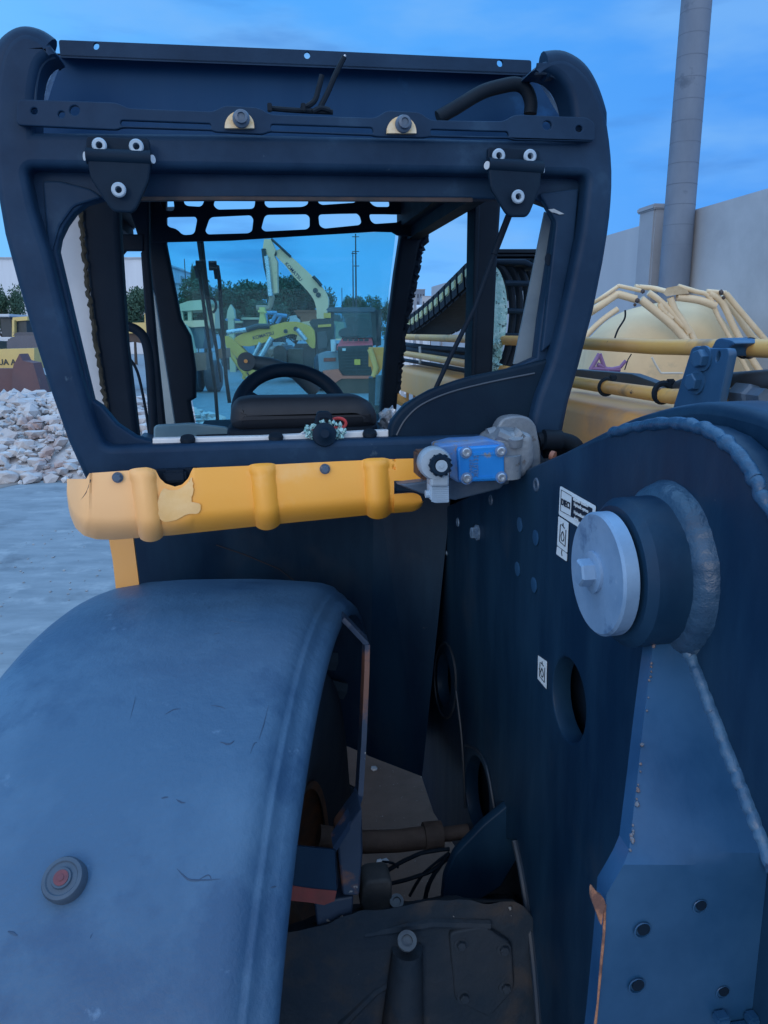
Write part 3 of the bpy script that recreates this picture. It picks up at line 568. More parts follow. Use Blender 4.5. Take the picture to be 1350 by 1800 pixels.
# thin frame around the name
for a, c in (((986.5,861),(1005,872)),((985,897.5),(1003,907.5)),((986.5,861),(985,897.5))):
    pa, pb = X(*a, PX-.0027), X(*c, PX-.0027); b.tube([pa, pb], .0004, 4)
b.text('DIECI', .0125, ((PX-.0029, o.y, o.z), (0,-1,0), (0,0,1), (-1,0,0)), .0002, .0004); b.done('decal_print', deck, d1)
b = B()
for k, (s, dz, dx) in enumerate((('Impianto idraulico', .0135, 0), ('Hydraulic system', .0065, .002), ('Hydraulikanlage', -.004, .001), ('46/46', -.0125, -.012))):
    o = X(1021, 901, PX-.0032); b.text(s, .0066, ((PX-.0034, o.y+.002-dx, o.z+dz), (0,-1,0), (0,0,1), (-1,0,0)), .0002, .0001)
b.done('decal_small_print', decw, d1)
def symbol(b, q, off):
    """drop between an open box with a small tap on top, drawn inside quad q"""
    tl, tr, br, bl = [X(*p, PX-off) for p in q]
    def at(u, v): return tl.lerp(tr, u).lerp(bl.lerp(br, u), v)
    def ln(pts): b.tube([at(*p) for p in pts], .0007, 5)
    ln([(.25,.22),(.22,.80),(.78,.84),(.80,.28)]); ln([(.5,.12),(.52,.24)]); ln([(.36,.20),(.66,.26)])
    b.tube([at(.5+.15*math.sin(a)*(1-.5*(math.cos(a) > 0)*math.cos(a)), .57-.16*math.cos(a)) for a in [6.283*k/16 for k in range(16)]], .0007, 5, closed=True)
b = B(); dq(b, rnd([(981.5,907),(999,919),(996.8,972),(979.2,958.5)], 2), .002); dq(b, rnd([(979,960),(996.7,973.5),(996,987),(977.6,974)], 2), .002); d2 = b.done('decal', decw, plate_)
b = B(); symbol(b, [(981.5,907),(999,919),(996.8,972),(979.2,958.5)], .0026); b.tube([X(988,966,PX-.0026), X(987,972,PX-.0026), X(988,977,PX-.0026)], .0006, 5); b.done('decal_print', deck, d2)
b = B(); dq(b, [(945.7,1152),(961,1163),(960,1211),(945,1193)], .002); d3 = b.done('decal', decw, plate_)
b = B(); symbol(b, [(945.7,1152),(961,1163),(960,1211),(945,1193)], .0026); b.tube([X(947.5,1175,PX-.0026), X(950,1181,PX-.0026), X(952.5,1174,PX-.0026)], .0006, 5); b.done('decal_print', deck, d3)
# small drain gusset low on the plate
q = [(912,1412),(905,1405),(850,1450),(800,1502),(782,1545),(778,1585),(782,1618),(812,1618),(830,1590),(880,1560),(915,1500)]
b = B(); b.plate(rnd(pY(q, 1.215), .008), frY(1.215), .02, .003); b.done('lower_gusset', darkp, T)
# ---- rear fender and wheel, turned with the steered axle
YA = R(13.9); dF = V((math.sin(YA), math.cos(YA), 0)); lF = V((-math.cos(YA), math.sin(YA), 0)); zF = V((0, 0, 1))
RF = .74; FC = V((.147, 1.35, 0)) + dF*(-.15); FC.z = -1.176; WF = .505
def FP(w, r, th): return FC + lF*w + (dF*math.sin(th) + zF*math.cos(th))*r
prof = [(-.002,-.062),(-.003,-.050),(.002,-.041),(.012,-.033),(.021,-.0285),(.0245,-.0215),(.028,-.0190),(.0315,-.0185),(.035,-.0150),(.044,-.0065),(.060,-.0022),(.085,.0),(.14,.004),(.20,.006),(.26,.006),(.33,.004),(.39,.0),(.43,-.006),(.458,-.016),(.480,-.032),(.496,-.056),(.502,-.085)]
def pr(w): return lerp(prof, w)
b = B(); NT = 120; g = []
for i in range(NT+1):
    th = R(48 - 148*i/NT); row = []
    for w, dr in prof:
        q = FP(w, RF+dr, th)
        if .01 < w < .49:
            e = noise.noise(q*5.5)*.0028 + noise.noise(q*17)*.0009
            # shallow pressed oval near the crest
            ov = math.hypot((w-.25)/.15, (math.degrees(th)+7)/9.5); e -= .006*max(0, min(1, (1-ov)/.16)) if ov < 1 else 0
            q = FP(w, RF+dr+e, th)
        row.append(b.bm.verts.new(q))
    g.append(row)
for A, C2 in zip(g, g[1:]):
    for k in range(len(prof)-1): b.bm.faces.new((A[k], A[k+1], C2[k+1], C2[k]))
bmesh.ops.recalc_face_normals(b.bm, faces=b.bm.faces)
if sum((f.normal.z for f in b.bm.faces)) < 0: bmesh.ops.reverse_faces(b.bm, faces=b.bm.faces[:])
bmesh.ops.subdivide_edges(b.bm, edges=[e for e in b.bm.edges if False], cuts=1) if False else None
FT = BVHTree.FromBMesh(b.bm)
fender = b.done('rear_fender', fendm, T, solid=.008, smooth=60, fixn=True)
def onF(px, py):
    d = ray(px, py).normalized(); h = FT.ray_cast(V((0,0,0)), d)
    return (h[0], h[1] if h[1].dot(d) < 0 else -h[1]) if h[0] else (None, None)
p, n = onF(117, 1549)
if p:
    b = B(); b.lathe([(.0,.016),(.011,.016),(.012,.0135),(.017,.013),(.0185,.0145),(.0225,.014),(.0245,.010),(.0245,-.002),(0,-.002)], p, n, 36); plug = b.done('rubber_grommet', mat('grommet_rubber', (.035,.06,.095), (.05,.08,.12), sc=30, rough=.6), fender)
    b = B(); b.lathe([(0,.0175),(.0035,.0175),(.0035,.0168),(.0085,.0168),(.0085,.016),(0,.016)], p, n, 20); b.done('grommet_pin', mat('dull_red', (.16,.04,.05), (.10,.035,.05), sc=60, rough=.7), plug)
# scuffs and splits in the fender skin: thin grooves following the surface
b = B()
def scuff(pts, r):
    P = [onF(*p) for p in cr(pts, 4)]; P = [p-n*.0002 for p, n in P if p]; r *= 1.15
    if len(P) > 2: b.tube(P, lambda t: r*(.35+.65*math.sin(math.pi*min(1, max(0, t)))), 5, jit=.5)
for pts, r in (([(311,1527),(330,1545),(352,1547),(388,1545)], .0011), ([(350,1546),(366,1538),(372,1546)], .0008), ([(283,1403),(296,1401)], .001), ([(310,1405),(318,1410),(326,1411)], .001),
               ([(387,1304),(402,1308),(412,1302)], .0013), ([(440,1325),(446,1308),(452,1305)], .0009), ([(455,1300),(463,1275),(472,1240)], .0008), ([(392,1086),(410,1092),(436,1096)], .0007),
               ([(229,1263),(235,1240),(238,1225)], .0007), ([(290,1256),(304,1248),(318,1246)], .0008), ([(370,1240),(386,1242),(398,1247)], .0007), ([(14,1637),(24,1640),(31,1645)], .0013), ([(158,1650),(163,1640)], .0007), ([(375,1115),(388,1113)], .0008), ([(476,1560),(486,1558)], .001)):
    scuff(pts, r)
b.done('skin_split', mat('split_plastic', (.018,.048,.10), (.03,.07,.135), sc=30, rough=.7), fender, sep=True)
# wheel: tyre with lugs, rim and hub
WR = .62; WCN = FC + lF*.245 - zF*.0; 
b = B(); b.lathe([(.34,-.155),(.40,-.185),(.50,-.195),(.56,-.185),(.585,-.16),(.595,-.08),(.597,0),(.595,.08),(.585,.16),(.56,.185),(.50,.195),(.40,.185),(.34,.155)], WCN, -lF, 72)
tyre_bm = b
for k in range(20):
    for s in (-1, 1):
        a = 2*math.pi*(k+.5*(s > 0))/20
        for (h0, a0, h1, a1) in ((0, 0, .19*s, .17),):
            P = [FP(.245-h, .60, a+t) for h, t in ((0, a0), (.19*s, a1))]
            b.tube([P[0], P[1]], .022, 6)
wheel = b.done('rear_wheel', tyrem, T, smooth=40)
b = B(); b.lathe([(.335,.16),(.35,.165),(.35,.15),(.30,.10),(.20,.07),(0,.07)], WCN, -lF, 48); b.lathe([(.13,.07),(.13,.13),(.10,.15),(0,.15)], WCN, -lF, 28); b.lathe([(.335,-.16),(.345,-.165),(.30,-.10),(0,-.08)], WCN, -lF, 48); b.done('rim', mat('orange_rim', (.20,.08,.03), (.06,.05,.05), sc=9, rough=.6), wheel)
# fender bracket: bent flat bar and foot
def flat(b, pts, y, w, t, dep=V((0,1,0))):
    P = [Y(q[0], q[1], q[2]) for q in pts]
    for i in range(len(P)-1):
        a, c = P[i], P[i+1]; tt = (c-a).normalized(); nn = tt.cross(dep).normalized()*t/2
        b.hull8([a-nn, a+nn, a+nn+dep*w, a-nn+dep*w], [c-nn, c+nn, c+nn+dep*w, c-nn+dep*w])
b = B(); YB = 1.02
flat(b, [(603,1089,1.27),(615,1101,1.26),(646,1134,1.22),(645,1180,1.19),(640,1300,1.13),(634,1400,1.08),(622,1440,1.05),(588,1494,1.01)], YB, .034, .0085); br = b.done('fender_bracket', rustbar, T)
b = B(); b.hull8(p3([(503,1486),(530,1488),(588,1494),(592,1566),(545,1564),(498,1556)], .98), p3([(510,1484),(535,1486),(590,1492),(594,1560),(545,1558),(500,1552)], 1.0)); b.done('bracket_foot', darkp, br)
b = B(); b.hull8(p3([(497,1554),(548,1562),(592,1566),(588,1584),(570,1591),(540,1586),(498,1582)], .979), p3([(497,1550),(548,1558),(592,1562),(588,1580),(570,1587),(540,1582),(498,1578)], .999)); b.done('foot_edge', redrust, br)
b = B(); b.plate(rnd(pY([(592,1480),(636,1420),(638,1500),(632,1575),(602,1575)], 1.04), .006), frY(1.04), .06, .004); b.plate(rnd(pY([(552,1588),(622,1575),(618,1632),(558,1636)], 1.06), .006), frY(1.06), .05, .004); b.done('steering_link', rustbar, T)
# axle shaft, hoses and casting under the frame
b = B(); b.tube(p3([(560,1470),(640,1480),(700,1478),(764,1470)], 1.45), lambda t: .024, 16); b.tube(p3([(745,1471),(776,1468)], 1.45), .031, 16); b.tube(p3([(770,1468),(830,1460)], 1.47), .016, 14); b.done('axle_shaft', brownm, T)
b = B()
for pts, r in (([(640,1560),(690,1525),(740,1500),(790,1492)], .004), ([(640,1562),(700,1550),(760,1530),(790,1500)], .004), ([(745,1600),(752,1560),(775,1520),(800,1500)], .0045), ([(720,1575),(745,1535),(790,1498)], .003), ([(672,1515),(690,1517),(700,1525)], .0025)):
    b.tube(p3(cr(pts, 5), 1.30), r, 6, jit=.3)
b.done('cable_bundle', rubber, T)
b = B()
def lump(pts, y0, y1, sx=.9):
    a = p3(pts, y0); c = sum(a, V())/len(a); k = [c+(q-c)*sx+V((0, y1-y0, 0)) for q in a]; b.hull8(a, k)
zc = -.93
b.hull8(p3([(470,1640),(640,1600),(800,1580),(900,1590),(950,1640),(960,1900),(470,1900)], 1.06), p3([(500,1630),(640,1590),(800,1570),(900,1580),(950,1630),(950,1760),(520,1760)], 1.32))
bmesh.ops.subdivide_edges(b.bm, edges=b.bm.edges[:], cuts=14, use_grid_fill=True)
for v in b.bm.verts: v.co += V((noise.noise(v.co*9), noise.noise(v.co*9+V((7,0,0))), noise.noise(v.co*9+V((0,5,0)))))*.014+V((noise.noise(v.co*28), noise.noise(v.co*28+V((3,0,0))), noise.noise(v.co*28+V((0,6,0)))))*.006
gb = b.done('axle_housing', greasym, T, smooth=50)
b = B(); b.cyl(Y(706,1720,1.05)+V((0,0,-.10)), Y(716,1668,1.045), .036, .025, 24)
b.plate(rnd(pY([(790,1640),(850,1628),(900,1660),(905,1740),(860,1790),(800,1760)], 1.05), .012), frY(1.05), .05, .004)
b.plate(rnd(pY([(545,1700),(640,1655),(660,1720),(600,1800),(540,1800)], 1.06), .012), frY(1.06), .05, .004)
for pts in ([(640,1640),(760,1622),(860,1625)], [(600,1800),(660,1740),(700,1715)]): b.tube(p3(pts, 1.06), .009, 8)
for x, y in ((810,1660),(885,1668),(888,1735),(815,1752)): b.hexb(Y(x, y, 1.05), (0,-1,.2), .008, .010)
b.done('housing_boss', greasym, gb)
b = B(); b.lathe([(.0155,.0),(.0155,.007),(.009,.007),(.0085,.002),(0,.002)], Y(715,1655,1.03), (0,-.55,.8), 22); b.lathe([(.012,.0),(.012,.005),(.007,.005),(.006,.001),(0,.001)], Y(697,1585,1.12), (0,-.55,.8), 22); b.done('threaded_hole', mat('dull_thread', (.10,.13,.16), (.07,.09,.12), sc=40, rough=.6), gb, sep=True)
b = B(); rs = random.Random(31)
for k in range(90):
    x = rs.uniform(560, 900); y = rs.uniform(1590, 1800); b.ico(Y(x, y, 1.062), rs.uniform(.001,.0042), 1, .6, 3, seed=k)
g_ = b.done('grit', mat('grit_mix', (.12,.105,.095), (.26,.26,.26), sc=90, rough=.9), gb); g_['kind'] = 'stuff'
b = B(); b.plate(rnd(pY([(640,1550),(690,1545),(690,1600),(665,1622),(632,1600)], 1.12), .015), (tuple(Y(0,0,1.12)*0+V((0,1.12,0))), (1,0,0), (0,0,1), (0,-1,0)), .05, .006); b.done('casting_ear', mat('dusty_casting', (.07,.07,.072), (.035,.042,.05), sc=20, rough=.8, bump=.4), gb)
b = B(); b.box(V((.25, 3.05, -.88)), (1.15, 2.1, .55), bev=.02); b.done('chassis_light_block', darkp, T)  # body box added to keep light off the ground below
# ---- hydraulic valve at the right rear corner
VY = 1.13
b = B(); b.plate(rnd(pY([(871,830),(873,752),(884,735),(905,730),(928,732),(942,745),(951,790),(951,835),(880,855)], 1.235), .012), frY(1.235), .03, .004); fl2 = b.done('valve_flange', castm, T)
b = B(); b.plate(rnd(pY([(866,770),(900,758),(938,762),(944,815),(922,842),(870,850),(862,810)], 1.15), .012), frY(1.15), .085, .012); b.tube(p3([(872,762),(900,775),(915,760)], 1.16), .012, 10); b.cyl(Y(858,766,1.2), Y(872,762,1.2), .012); b.cyl(Y(905,782,1.155), Y(906,768,1.15), .012); b.cyl(Y(893,800,1.15), Y(893,840,1.15), .020); b.done('valve_body', castm, fl2)
b = B(); b.tube(p3(cr([(945,775),(965,772),(990,775),(1008,782),(1020,800)], 5), 1.26), .0145, 14); b.tube(p3([(955,773),(985,774)], 1.25), .018, 14); b.tube(p3(cr([(955,795),(985,790),(1005,800),(1015,810)], 5), 1.30), .012, 12); b.done('hydraulic_hose', rubber, T)
b = B(); b.cyl(Y(968,800,1.22), Y(975,802,1.215), .008); b.done('hose_plug', mat('rust_plug', (.34,.16,.12), rough=.7), T)
b = B(); b.plate(rnd(pY([(772,784),(860,772),(888,780),(888,845),(806,849),(776,830)], VY+.008), .004), frY(VY+.008), .05, .003); b.plate(rnd(pY([(770,784),(800,776),(862,773),(866,790),(800,794),(772,800)], VY+.02), .003), frY(VY+.01), .06, .003); vb = b.done('valve_block', dustyblue, T)
b = B(); b.plate(rnd(pY([(804,787),(886,782),(888,845),(807,848)], VY), .006), frY(VY), .012, .003)
b.plate(rnd(pY([(832,796),(872,794),(872,799),(832,801)], VY-.002), .001), frY(VY-.0015), .003, .0008); b.plate(rnd(pY([(832,839),(872,837),(872,841),(832,843)], VY-.002), .001), frY(VY-.0015), .003, .0008); cover = b.done('valve_cover', bluev, vb)
b = B()
for x, y in ((819,795),(880,793),(820,841),(881,839)):
    q = Y(x, y, VY-.001); b.lathe([(.0095,0),(.0095,.001),(0,.001)], q, (0,-1,0), 20)
b.done('bolt_recess', dustyblue, cover, sep=True)
for x, y in ((819,795),(880,793),(820,841),(881,839)):
    q = Y(x, y, VY-.002); b = B(); b.lathe([(.0068,0),(.0068,.004),(.0058,.005),(.0038,.005),(.0034,.001),(0,.001)], q, (0,-1,0), 22); b.done('cap_screw', zinc, cover)
b = B(); o = Y(837, 820, VY-.001); b.text('0EL0132', .0105, (tuple(o), (0,0,1), (-1,0,0), (0,-1,0)), .0004); o = Y(829, 820, VY-.001); b.text('VMD7', .0085, (tuple(o), (0,0,1), (-1,0,0), (0,-1,0)), .0004); b.done('embossed_text', mat('worn_emboss', (.10,.20,.40), rough=.5), cover)
b = B(); b.box(Y(758,815,1.15), (.045,.06,.040), bev=.003); b.box(Y(738,832,1.12), (.006,.004,.007)); vs_ = b.done('solenoid_core', rustm, vb)
b = B(); q = Y(768,817,1.098); b.lathe([(0,.0),(.0225,.0),(.0245,.003),(.0245,.030),(.022,.036),(0,.036)], q+V((0,.03,0)), (-.08,-1,.05), 36); b.plate(rnd(pY([(757,826),(790,826),(790,856),(757,856)], 1.092), .004), frY(1.092), .03, .004); sol = b.done('solenoid_coil', greyp, vb)
b = B(); q = Y(776,819,1.078); 
b.lathe([(.0155,0),(.0155,.010),(.014,.013),(.0095,.013),(.0085,.011),(0,.011)], q+V((0,.012,0)), (-.08,-1,.05), 24)
for k in range(12): a = k*math.pi/6; b.cyl(q+V((.0150*math.cos(a),.011,.0150*math.sin(a))), q+V((.0150*math.cos(a),.001,.0150*math.sin(a))), .0024, seg=8)
b.done('knurled_nut', blackp, sol)
b = B(); q = Y(776,819,1.078); b.lathe([(.0088,0),(.0088,.0012),(.0035,.0012),(.003,.0025),(0,.0025)], q, (-.08,-1,.05), 22); b.done('nut_cap', greyp, sol)
b = B(); b.plate(rnd(pY([(757,853),(789,852),(790,884),(764,885),(757,879)], 1.10), .003), frY(1.10), .028, .002)
for k in range(8): yy = 856+k*3.6; b.tube(p3([(758,yy),(789,yy-.5)], 1.0985), .0007, 4)
b.lathe([(.006,0),(.006,.008),(0,.008)], Y(757,868,1.11), (-1,0,0), 10); b.done('plug_connector', mat('pale_blue_plastic', (.30,.42,.55), (.36,.48,.60), sc=20, rough=.5), vb)
b = B(); b.plate(pY([(700,852),(800,840),(905,830),(880,860),(800,880),(740,868)], 1.19), frY(1.19), .04, .004); b.done('valve_mount', boltblue, T)
# ---- boom, pipes and cable carrier
BX = .62
e0 = X(1110,740,BX); e1 = X(705,640,BX); zt = (e0.z+e1.z)/2
def sec(y, zb, x1=.95, zt_=None):
    t = zt if zt_ is None else zt_; r = .022
    return [V((BX, y, zb)), V((BX, y, t-r)), V((BX+.006, y, t-.007)), V((BX+.022, y, t)), V((x1-r, y, t)), V((x1, y, t-r)), V((x1, y, zb))]
b = B(); b.hull8(sec(.72, -.60), sec(2.30, -.60)); b.hull8(sec(2.3001, -.235), sec(3.45, -.235)); boom = b.done('boom', yelboom, T, smooth=60)
b = B()
for x in (716, 728): b.hull8(p3([(x-2,690),(x+3,690),(x+1,760),(x-2,760)], 3.3), p3([(x-2,690),(x+3,690),(x+1,760),(x-2,760)], 3.36))
b.tube(p3([(690,690),(700,702),(720,712)], 3.2), .02, 10); b.done('boom_head_bar', yelfade, boom)
b = B(); b.tube([X(1420,614,BX+.03), X(1262,611,BX+.03), X(1150,610,BX+.03), X(1000,602,BX+.03), X(704,592,BX+.03)], .0120, 16); b.done('boom_pipe', yeltube, T)
b = B(); b.tube([X(1295,697,BX+.02), X(1180,697,BX+.02), X(1090,684,BX+.02), X(1005,671,BX+.02), X(830,641,BX+.02), X(704,620,BX+.02)], .0118, 16); lowp = b.done('boom_pipe', yeltube, T)
for (x, y) in ((1066,680),(1165,690)):
    p = X(x, y, BX+.02); b = B(); b.tube([p+V((math.cos(a)*.0145, 0, math.sin(a)*.0145)) for a in [6.283*k/20 for k in range(20)]], .0034 if x < 1100 else .005, 6, closed=True); b.box(p+V((.012,-.0,.016)), (.014,.008,.010), bev=.002); b.done('pipe_clip', rubber, lowp)
for (x, y) in ((1309,612),(1318,612)):
    p = X(x, y, BX+.03); b = B(); b.tube([p+V((math.cos(a)*.0128, 0, math.sin(a)*.0128)) for a in [6.283*k/20 for k in range(20)]], .0015, 6, closed=True); b.done('pipe_band', rubber, T)
b = B(); p = X(1330,692,BX+.02); b.lathe([(.017,0),(.017,.03),(.013,.034),(.013,.06),(0,.06)], X(1322,697,BX+.02)+V((0,.03,0)), (0,-1,0), 6); b.done('pipe_fitting', boltblue, T)
b = B(); b.plate([( -q.y, q.z) for q in (X(a, c, BX+.10) for a, c in [(1004,651),(1010,649),(1110,657),(1195,688),(1190,694),(1110,680),(1004,673)])], frX(BX+.10), .02, .002); b.tube([X(1165,692,BX+.08), X(1185,687,BX+.05), X(1215,676,BX+.04), X(1350,668,BX+.04), X(1420,668,BX+.04)], .014, 12); b.done('valve_bar', mat('dull_steel_bar', (.03,.038,.05), (.045,.055,.07), sc=12, rough=.5), T)
b = B(); b.tube([X(x, y, BX+.12) for x, y in ((706,605),(760,612),(830,618))], .012, 10); b.tube([X(x, y, BX+.16) for x, y in ((706,612),(760,620),(830,628))], .014, 10); b.tube([X(x, y, BX+.08) for x, y in ((706,612),(740,618),(835,633))], .010, 10); b.tube([X(x, y, BX+.07) for x, y in ((706,632),(760,641),(835,655))], .008, 8); b.done('boom_hose', rubber, T, sep=True)
b = B(); p = X(738,625,BX+.05); b.tube([p+V((0,0,-.03)), p+V((0,-.01,.0)), p+V((0,0,.035))], .005, 6); b.done('cable_tie', palegrey, T)
# bracket plate with two bolts
bx = .60
bp4 = [(1182,718),(1215,612),(1222,608),(1240,612),(1279,612),(1282,622),(1262,718)]
b = B(); b.plate(rnd(pX(bp4, bx), .004), frX(bx), .012, .002, [pX(elp((1222.5,629), 2.6, 8, -2), bx), pX(elp((1262,627), 3, 9, -2), bx)]); pb = b.done('pipe_bracket', gussp, T)
b = B(); b.plate(rnd(pX([(1243,615),(1253,596),(1262,594),(1281,598),(1288,604),(1276,612),(1270,628)], bx+.008), .004), frX(bx+.012), .04, .003); b.done('bracket_clamp', gussp, pb)
for x, y in ((1239,630),(1227,671)):
    b = B(); b.hexb(X(x, y, bx), (-1,-.1,0), .0125, .014, 1.35); b.done('bolt', gussp, pb)
b = B(); b.hull8([X(x, y, bx+.06) for x, y in ((1275,700),(1275,668),(1312,672),(1318,684),(1312,700))], [X(x, y, bx+.12) for x, y in ((1275,700),(1275,668),(1312,672),(1318,684),(1312,700))]); b.done('worn_block', dustyblue, T)
# cable carrier chain
cpath = cr([(712,577),(740,558),(772,532),(802,504),(836,474),(868,461)], 14)
cx3 = .70; PTS = [X(x, y, cx3) for x, y in cpath]
Ls = [0]
for a, c in zip(PTS, PTS[1:]): Ls.append(Ls[-1]+(c-a).length)
def at_len(s):
    for i in range(len(PTS)-1):
        if s <= Ls[i+1]: t = (s-Ls[i])/(Ls[i+1]-Ls[i]); return PTS[i].lerp(PTS[i+1], t), (PTS[i+1]-PTS[i]).normalized()
    return PTS[-1], (PTS[-1]-PTS[-2]).normalized()
chain = thing('x', None, None, (0,0,0)); bpy.data.objects.remove(chain)
b = B(); pitch = .088; nL = int(Ls[-1]/pitch); cells = []
for k in range(nL):
    p, t = at_len((k+.5)*pitch); up = V((1,0,0)).cross(t).normalized(); up = up if up.z > 0 else -up
    rot = Matrix((V((1,0,0)), t, up)).transposed()
    for dx in (0, .19): b.box(p+V((dx,0,0)), (.018, pitch*.96, .088), rot, bev=.008)
    b.box(p+V((.095,0,0))+up*.036, (.18, pitch*.5, .010), rot); b.box(p+V((.095,0,0))-up*.036, (.18, pitch*1.02, .010), rot)
    cells.append((p+V((-.0095,0,0))+up*.004, rot))
chain = b.done('cable_carrier', rubber, T)
for p, rot in cells:
    b = B(); b.box(p, (.008, pitch*.55, .030), rot, bev=.0039); b.done('carrier_cell', cellm, chain)
for k in range(4):
    b = B(); b.tube(cr([Y(x, y, 2.02+.02*k) for x, y in [(866+k*15,461),(884+k*15,474),(897+k*14,505),(901+k*12,555),(893+k*11,610),(880+k*10,648),(872+k*10,668)]], 6), .0098, 10); b.done('hose_loop', rubber, chain)
b = B(); b.plate(rnd(pY([(862,455),(925,455),(942,464),(944,474),(922,466),(862,464)], 2.0), .006), frY(2.0), .10, .006); b.done('loop_clamp', blackp, chain)
b = B()
for pts in ([(888,498),(938,499)], [(886,546),(930,549)], [(862,590),(930,591)]): b.tube([Y(x, y, 1.99) for x, y in pts], .0075, 8)
b.done('hose_guide', blackp, chain, sep=True)
# ================================================================ the yard
asph = mat('yard_concrete', (.17,.195,.22), (.25,.275,.30), sc=2.2, rough=.7, bump=.5, bsc=20, spots=((.32,.34,.36), .56, 3.2, .16), spots2=((.12,.135,.155), .58, 1.4, .14), stretch=(1,2.2,1))
dirtm = mat('brown_dirt', (.070,.042,.030), (.11,.068,.05), sc=4, rough=.9, bump=.6, bsc=40, spots=((.22,.20,.18), .66, 60, .05))
b = B(); s = 900; b.poly([V((-s,-60,0)), V((s,-60,0)), V((s,s,0)), V((-s,s,0))]); tag(b.done('ground', asph, off=(0,0,0), fixn=False), 'worn grey concrete yard running under all the machines', 'ground', kind='structure')
b = B(); b.poly([V((.95+math.cos(a)*1.7*(1+.3*noise.noise(V((math.cos(a)*2,math.sin(a)*2,1)))), 3.2+math.sin(a)*3.0*(1+.3*noise.noise(V((math.cos(a)*2,math.sin(a)*2,5)))), .004)) for a in [6.283*k/60 for k in range(60)]]); tag(b.done('dirt_patch', dirtm, off=(0,0,0), fixn=False), 'brown dirt under the telehandler', 'ground', kind='structure')
b = B(); b.poly([Wg(-60,872)+V((0,0,.004)), Wg(130,830)+V((0,0,.004)), Wg(260,800)+V((0,0,.004)), Wg(330,760)+V((0,0,.004)), Wg(0,700)+V((-4,0,.004)), Wg(-300,760)+V((0,0,.004))]); tag(b.done('dirt_apron', mat('pinkish_dirt', (.20,.165,.15), (.25,.21,.19), sc=3, rough=.9, bump=.5, bsc=20), off=(0,0,0), fixn=False), 'pinkish dirt around the rubble heap', 'ground', kind='structure')
# pebbles, scattered flakes on the yard
peb = mat('pebble', (.20,.21,.23), (.34,.35,.37), sc=30, rough=.8)
b = B()
for k in range(500):
    x = random.uniform(-3.2, -.55); y = random.uniform(3.0, 9.0); b.ico(V((x, y, .004)), random.uniform(.003,.012), 0, .5, 3, (1,1,.6), seed=k)
for k in range(90):
    x = random.uniform(-.2, .9); y = random.uniform(2.0, 4.6); b.ico(V((x, y, .008)), random.uniform(.006,.018), 0, .5, 3, (1,1,.6), seed=k)
tag(b.done('pebbles', peb, off=(0,0,0)), 'loose pale pebbles scattered over the yard', 'pebbles', kind='stuff')
# rubble heap
rockm = mat('broken_concrete', (.40,.37,.37), (.52,.50,.50), sc=2.2, rough=.9, bump=.5, bsc=22, spots=((.36,.26,.24), .58, 1.3, .10), spots2=((.22,.21,.22), .64, 3, .08))
def heap(x, y): 
    u = (x+5.6)/3.4; v = (y-12.6)/2.9; return max(0, 1-abs(v)**2.2)*max(0, 1-abs(u)**3)*1.02
b = B(); g = [[b.bm.verts.new(V((-9.2+i*.15, 9.4+j*.15, heap(-9.2+i*.15, 9.4+j*.15)*.8+noise.noise(V((i*.5,j*.5,0)))*.07-.03))) for j in range(46)] for i in range(52)]
for i in range(51):
    for j in range(45): b.bm.faces.new((g[i][j], g[i+1][j], g[i+1][j+1], g[i][j+1]))
for k in range(3200):
    x = random.uniform(-8.6, -2.6); y = random.uniform(9.5, 13.2); h = heap(x, y)
    if h < .02 and random.random() > .35: continue
    r_ = random.choice([.025,.03,.03,.035,.04,.045,.05,.055,.07,.09,.11]); b.ico(V((x, y, h*.82+r_*.3)), r_, 1, .95, 1.7, (random.uniform(.7,1.4), random.uniform(.7,1.4), random.uniform(.5,1.0)), seed=k)
tag(b.done('rubble', rockm, off=(0,0,0), smooth=12), 'heap of broken grey and pinkish concrete rubble', 'rubble', kind='stuff')
def rock(px, py, r_, sq, lab, seed):
    p = Wg(px, py); b = B(); b.ico(p+V((0,0,r_*sq[2]*.7)), r_, 3, .45, 1.2, sq, seed=seed); o = b.done('rock', rockm, off=p, smooth=25); o.location = p; tag(o, lab, 'rock', 'big lumps at the foot of the rubble')
rock(38, 826, .17, (1.2,.9,.85), 'large rounded grey lump at the foot of the rubble heap', 3)
rock(52, 845, .12, (1.35,.8,.55), 'flat pale slab lying in front of the rounded grey lump', 5)
rock(8, 848, .13, (1.1,.9,.7), 'pale chunk at the far left foot of the rubble heap', 9)
rock(104, 828, .10, (1,.9,.8), 'small pinkish lump beside the cab post at the rubble edge', 12)
# boundary wall
wallm = mat('white_wall', (.34,.365,.41), (.40,.425,.47), sc=.7, rough=.85, bump=.15, bsc=10, spots=((.27,.29,.33), .55, .6, .2), stretch=(1,1,.25))
def wline(px): return px
wa = Wd(1385, 331, 6.2); wb = Wd(1068, 415, 9.3)
dirw = (wb-wa); dirw.z = 0; dirw.normalize(); zwa, zwb = wa.z, wb.z; nw = V((dirw.y, -dirw.x, 0))
topz = (zwa+zwb)/2
def wallseg(name, p0, p1, h, th, lab, cat='wall', joints=True):
    p0 = V((p0.x, p0.y, 0)); p1 = V((p1.x, p1.y, 0)); c = (p0+p1)/2; L = (p1-p0).length; d = (p1-p0).normalized()
    rot = Matrix.Rotation(math.atan2(d.y, d.x), 3, 'Z'); t = thing(name, lab, cat, c)
    b = B(); b.box(c+V((0,0,h/2)), (L, th, h), rot, bev=.01); b.done('wall_panel', wallm, t, off=c); return t, d, rot, c
t, d, rot, c = wallseg('boundary_wall', wa-dirw*4, wb+dirw*9, topz, .2, 'tall white concrete wall running along the right of the yard')
b = B()
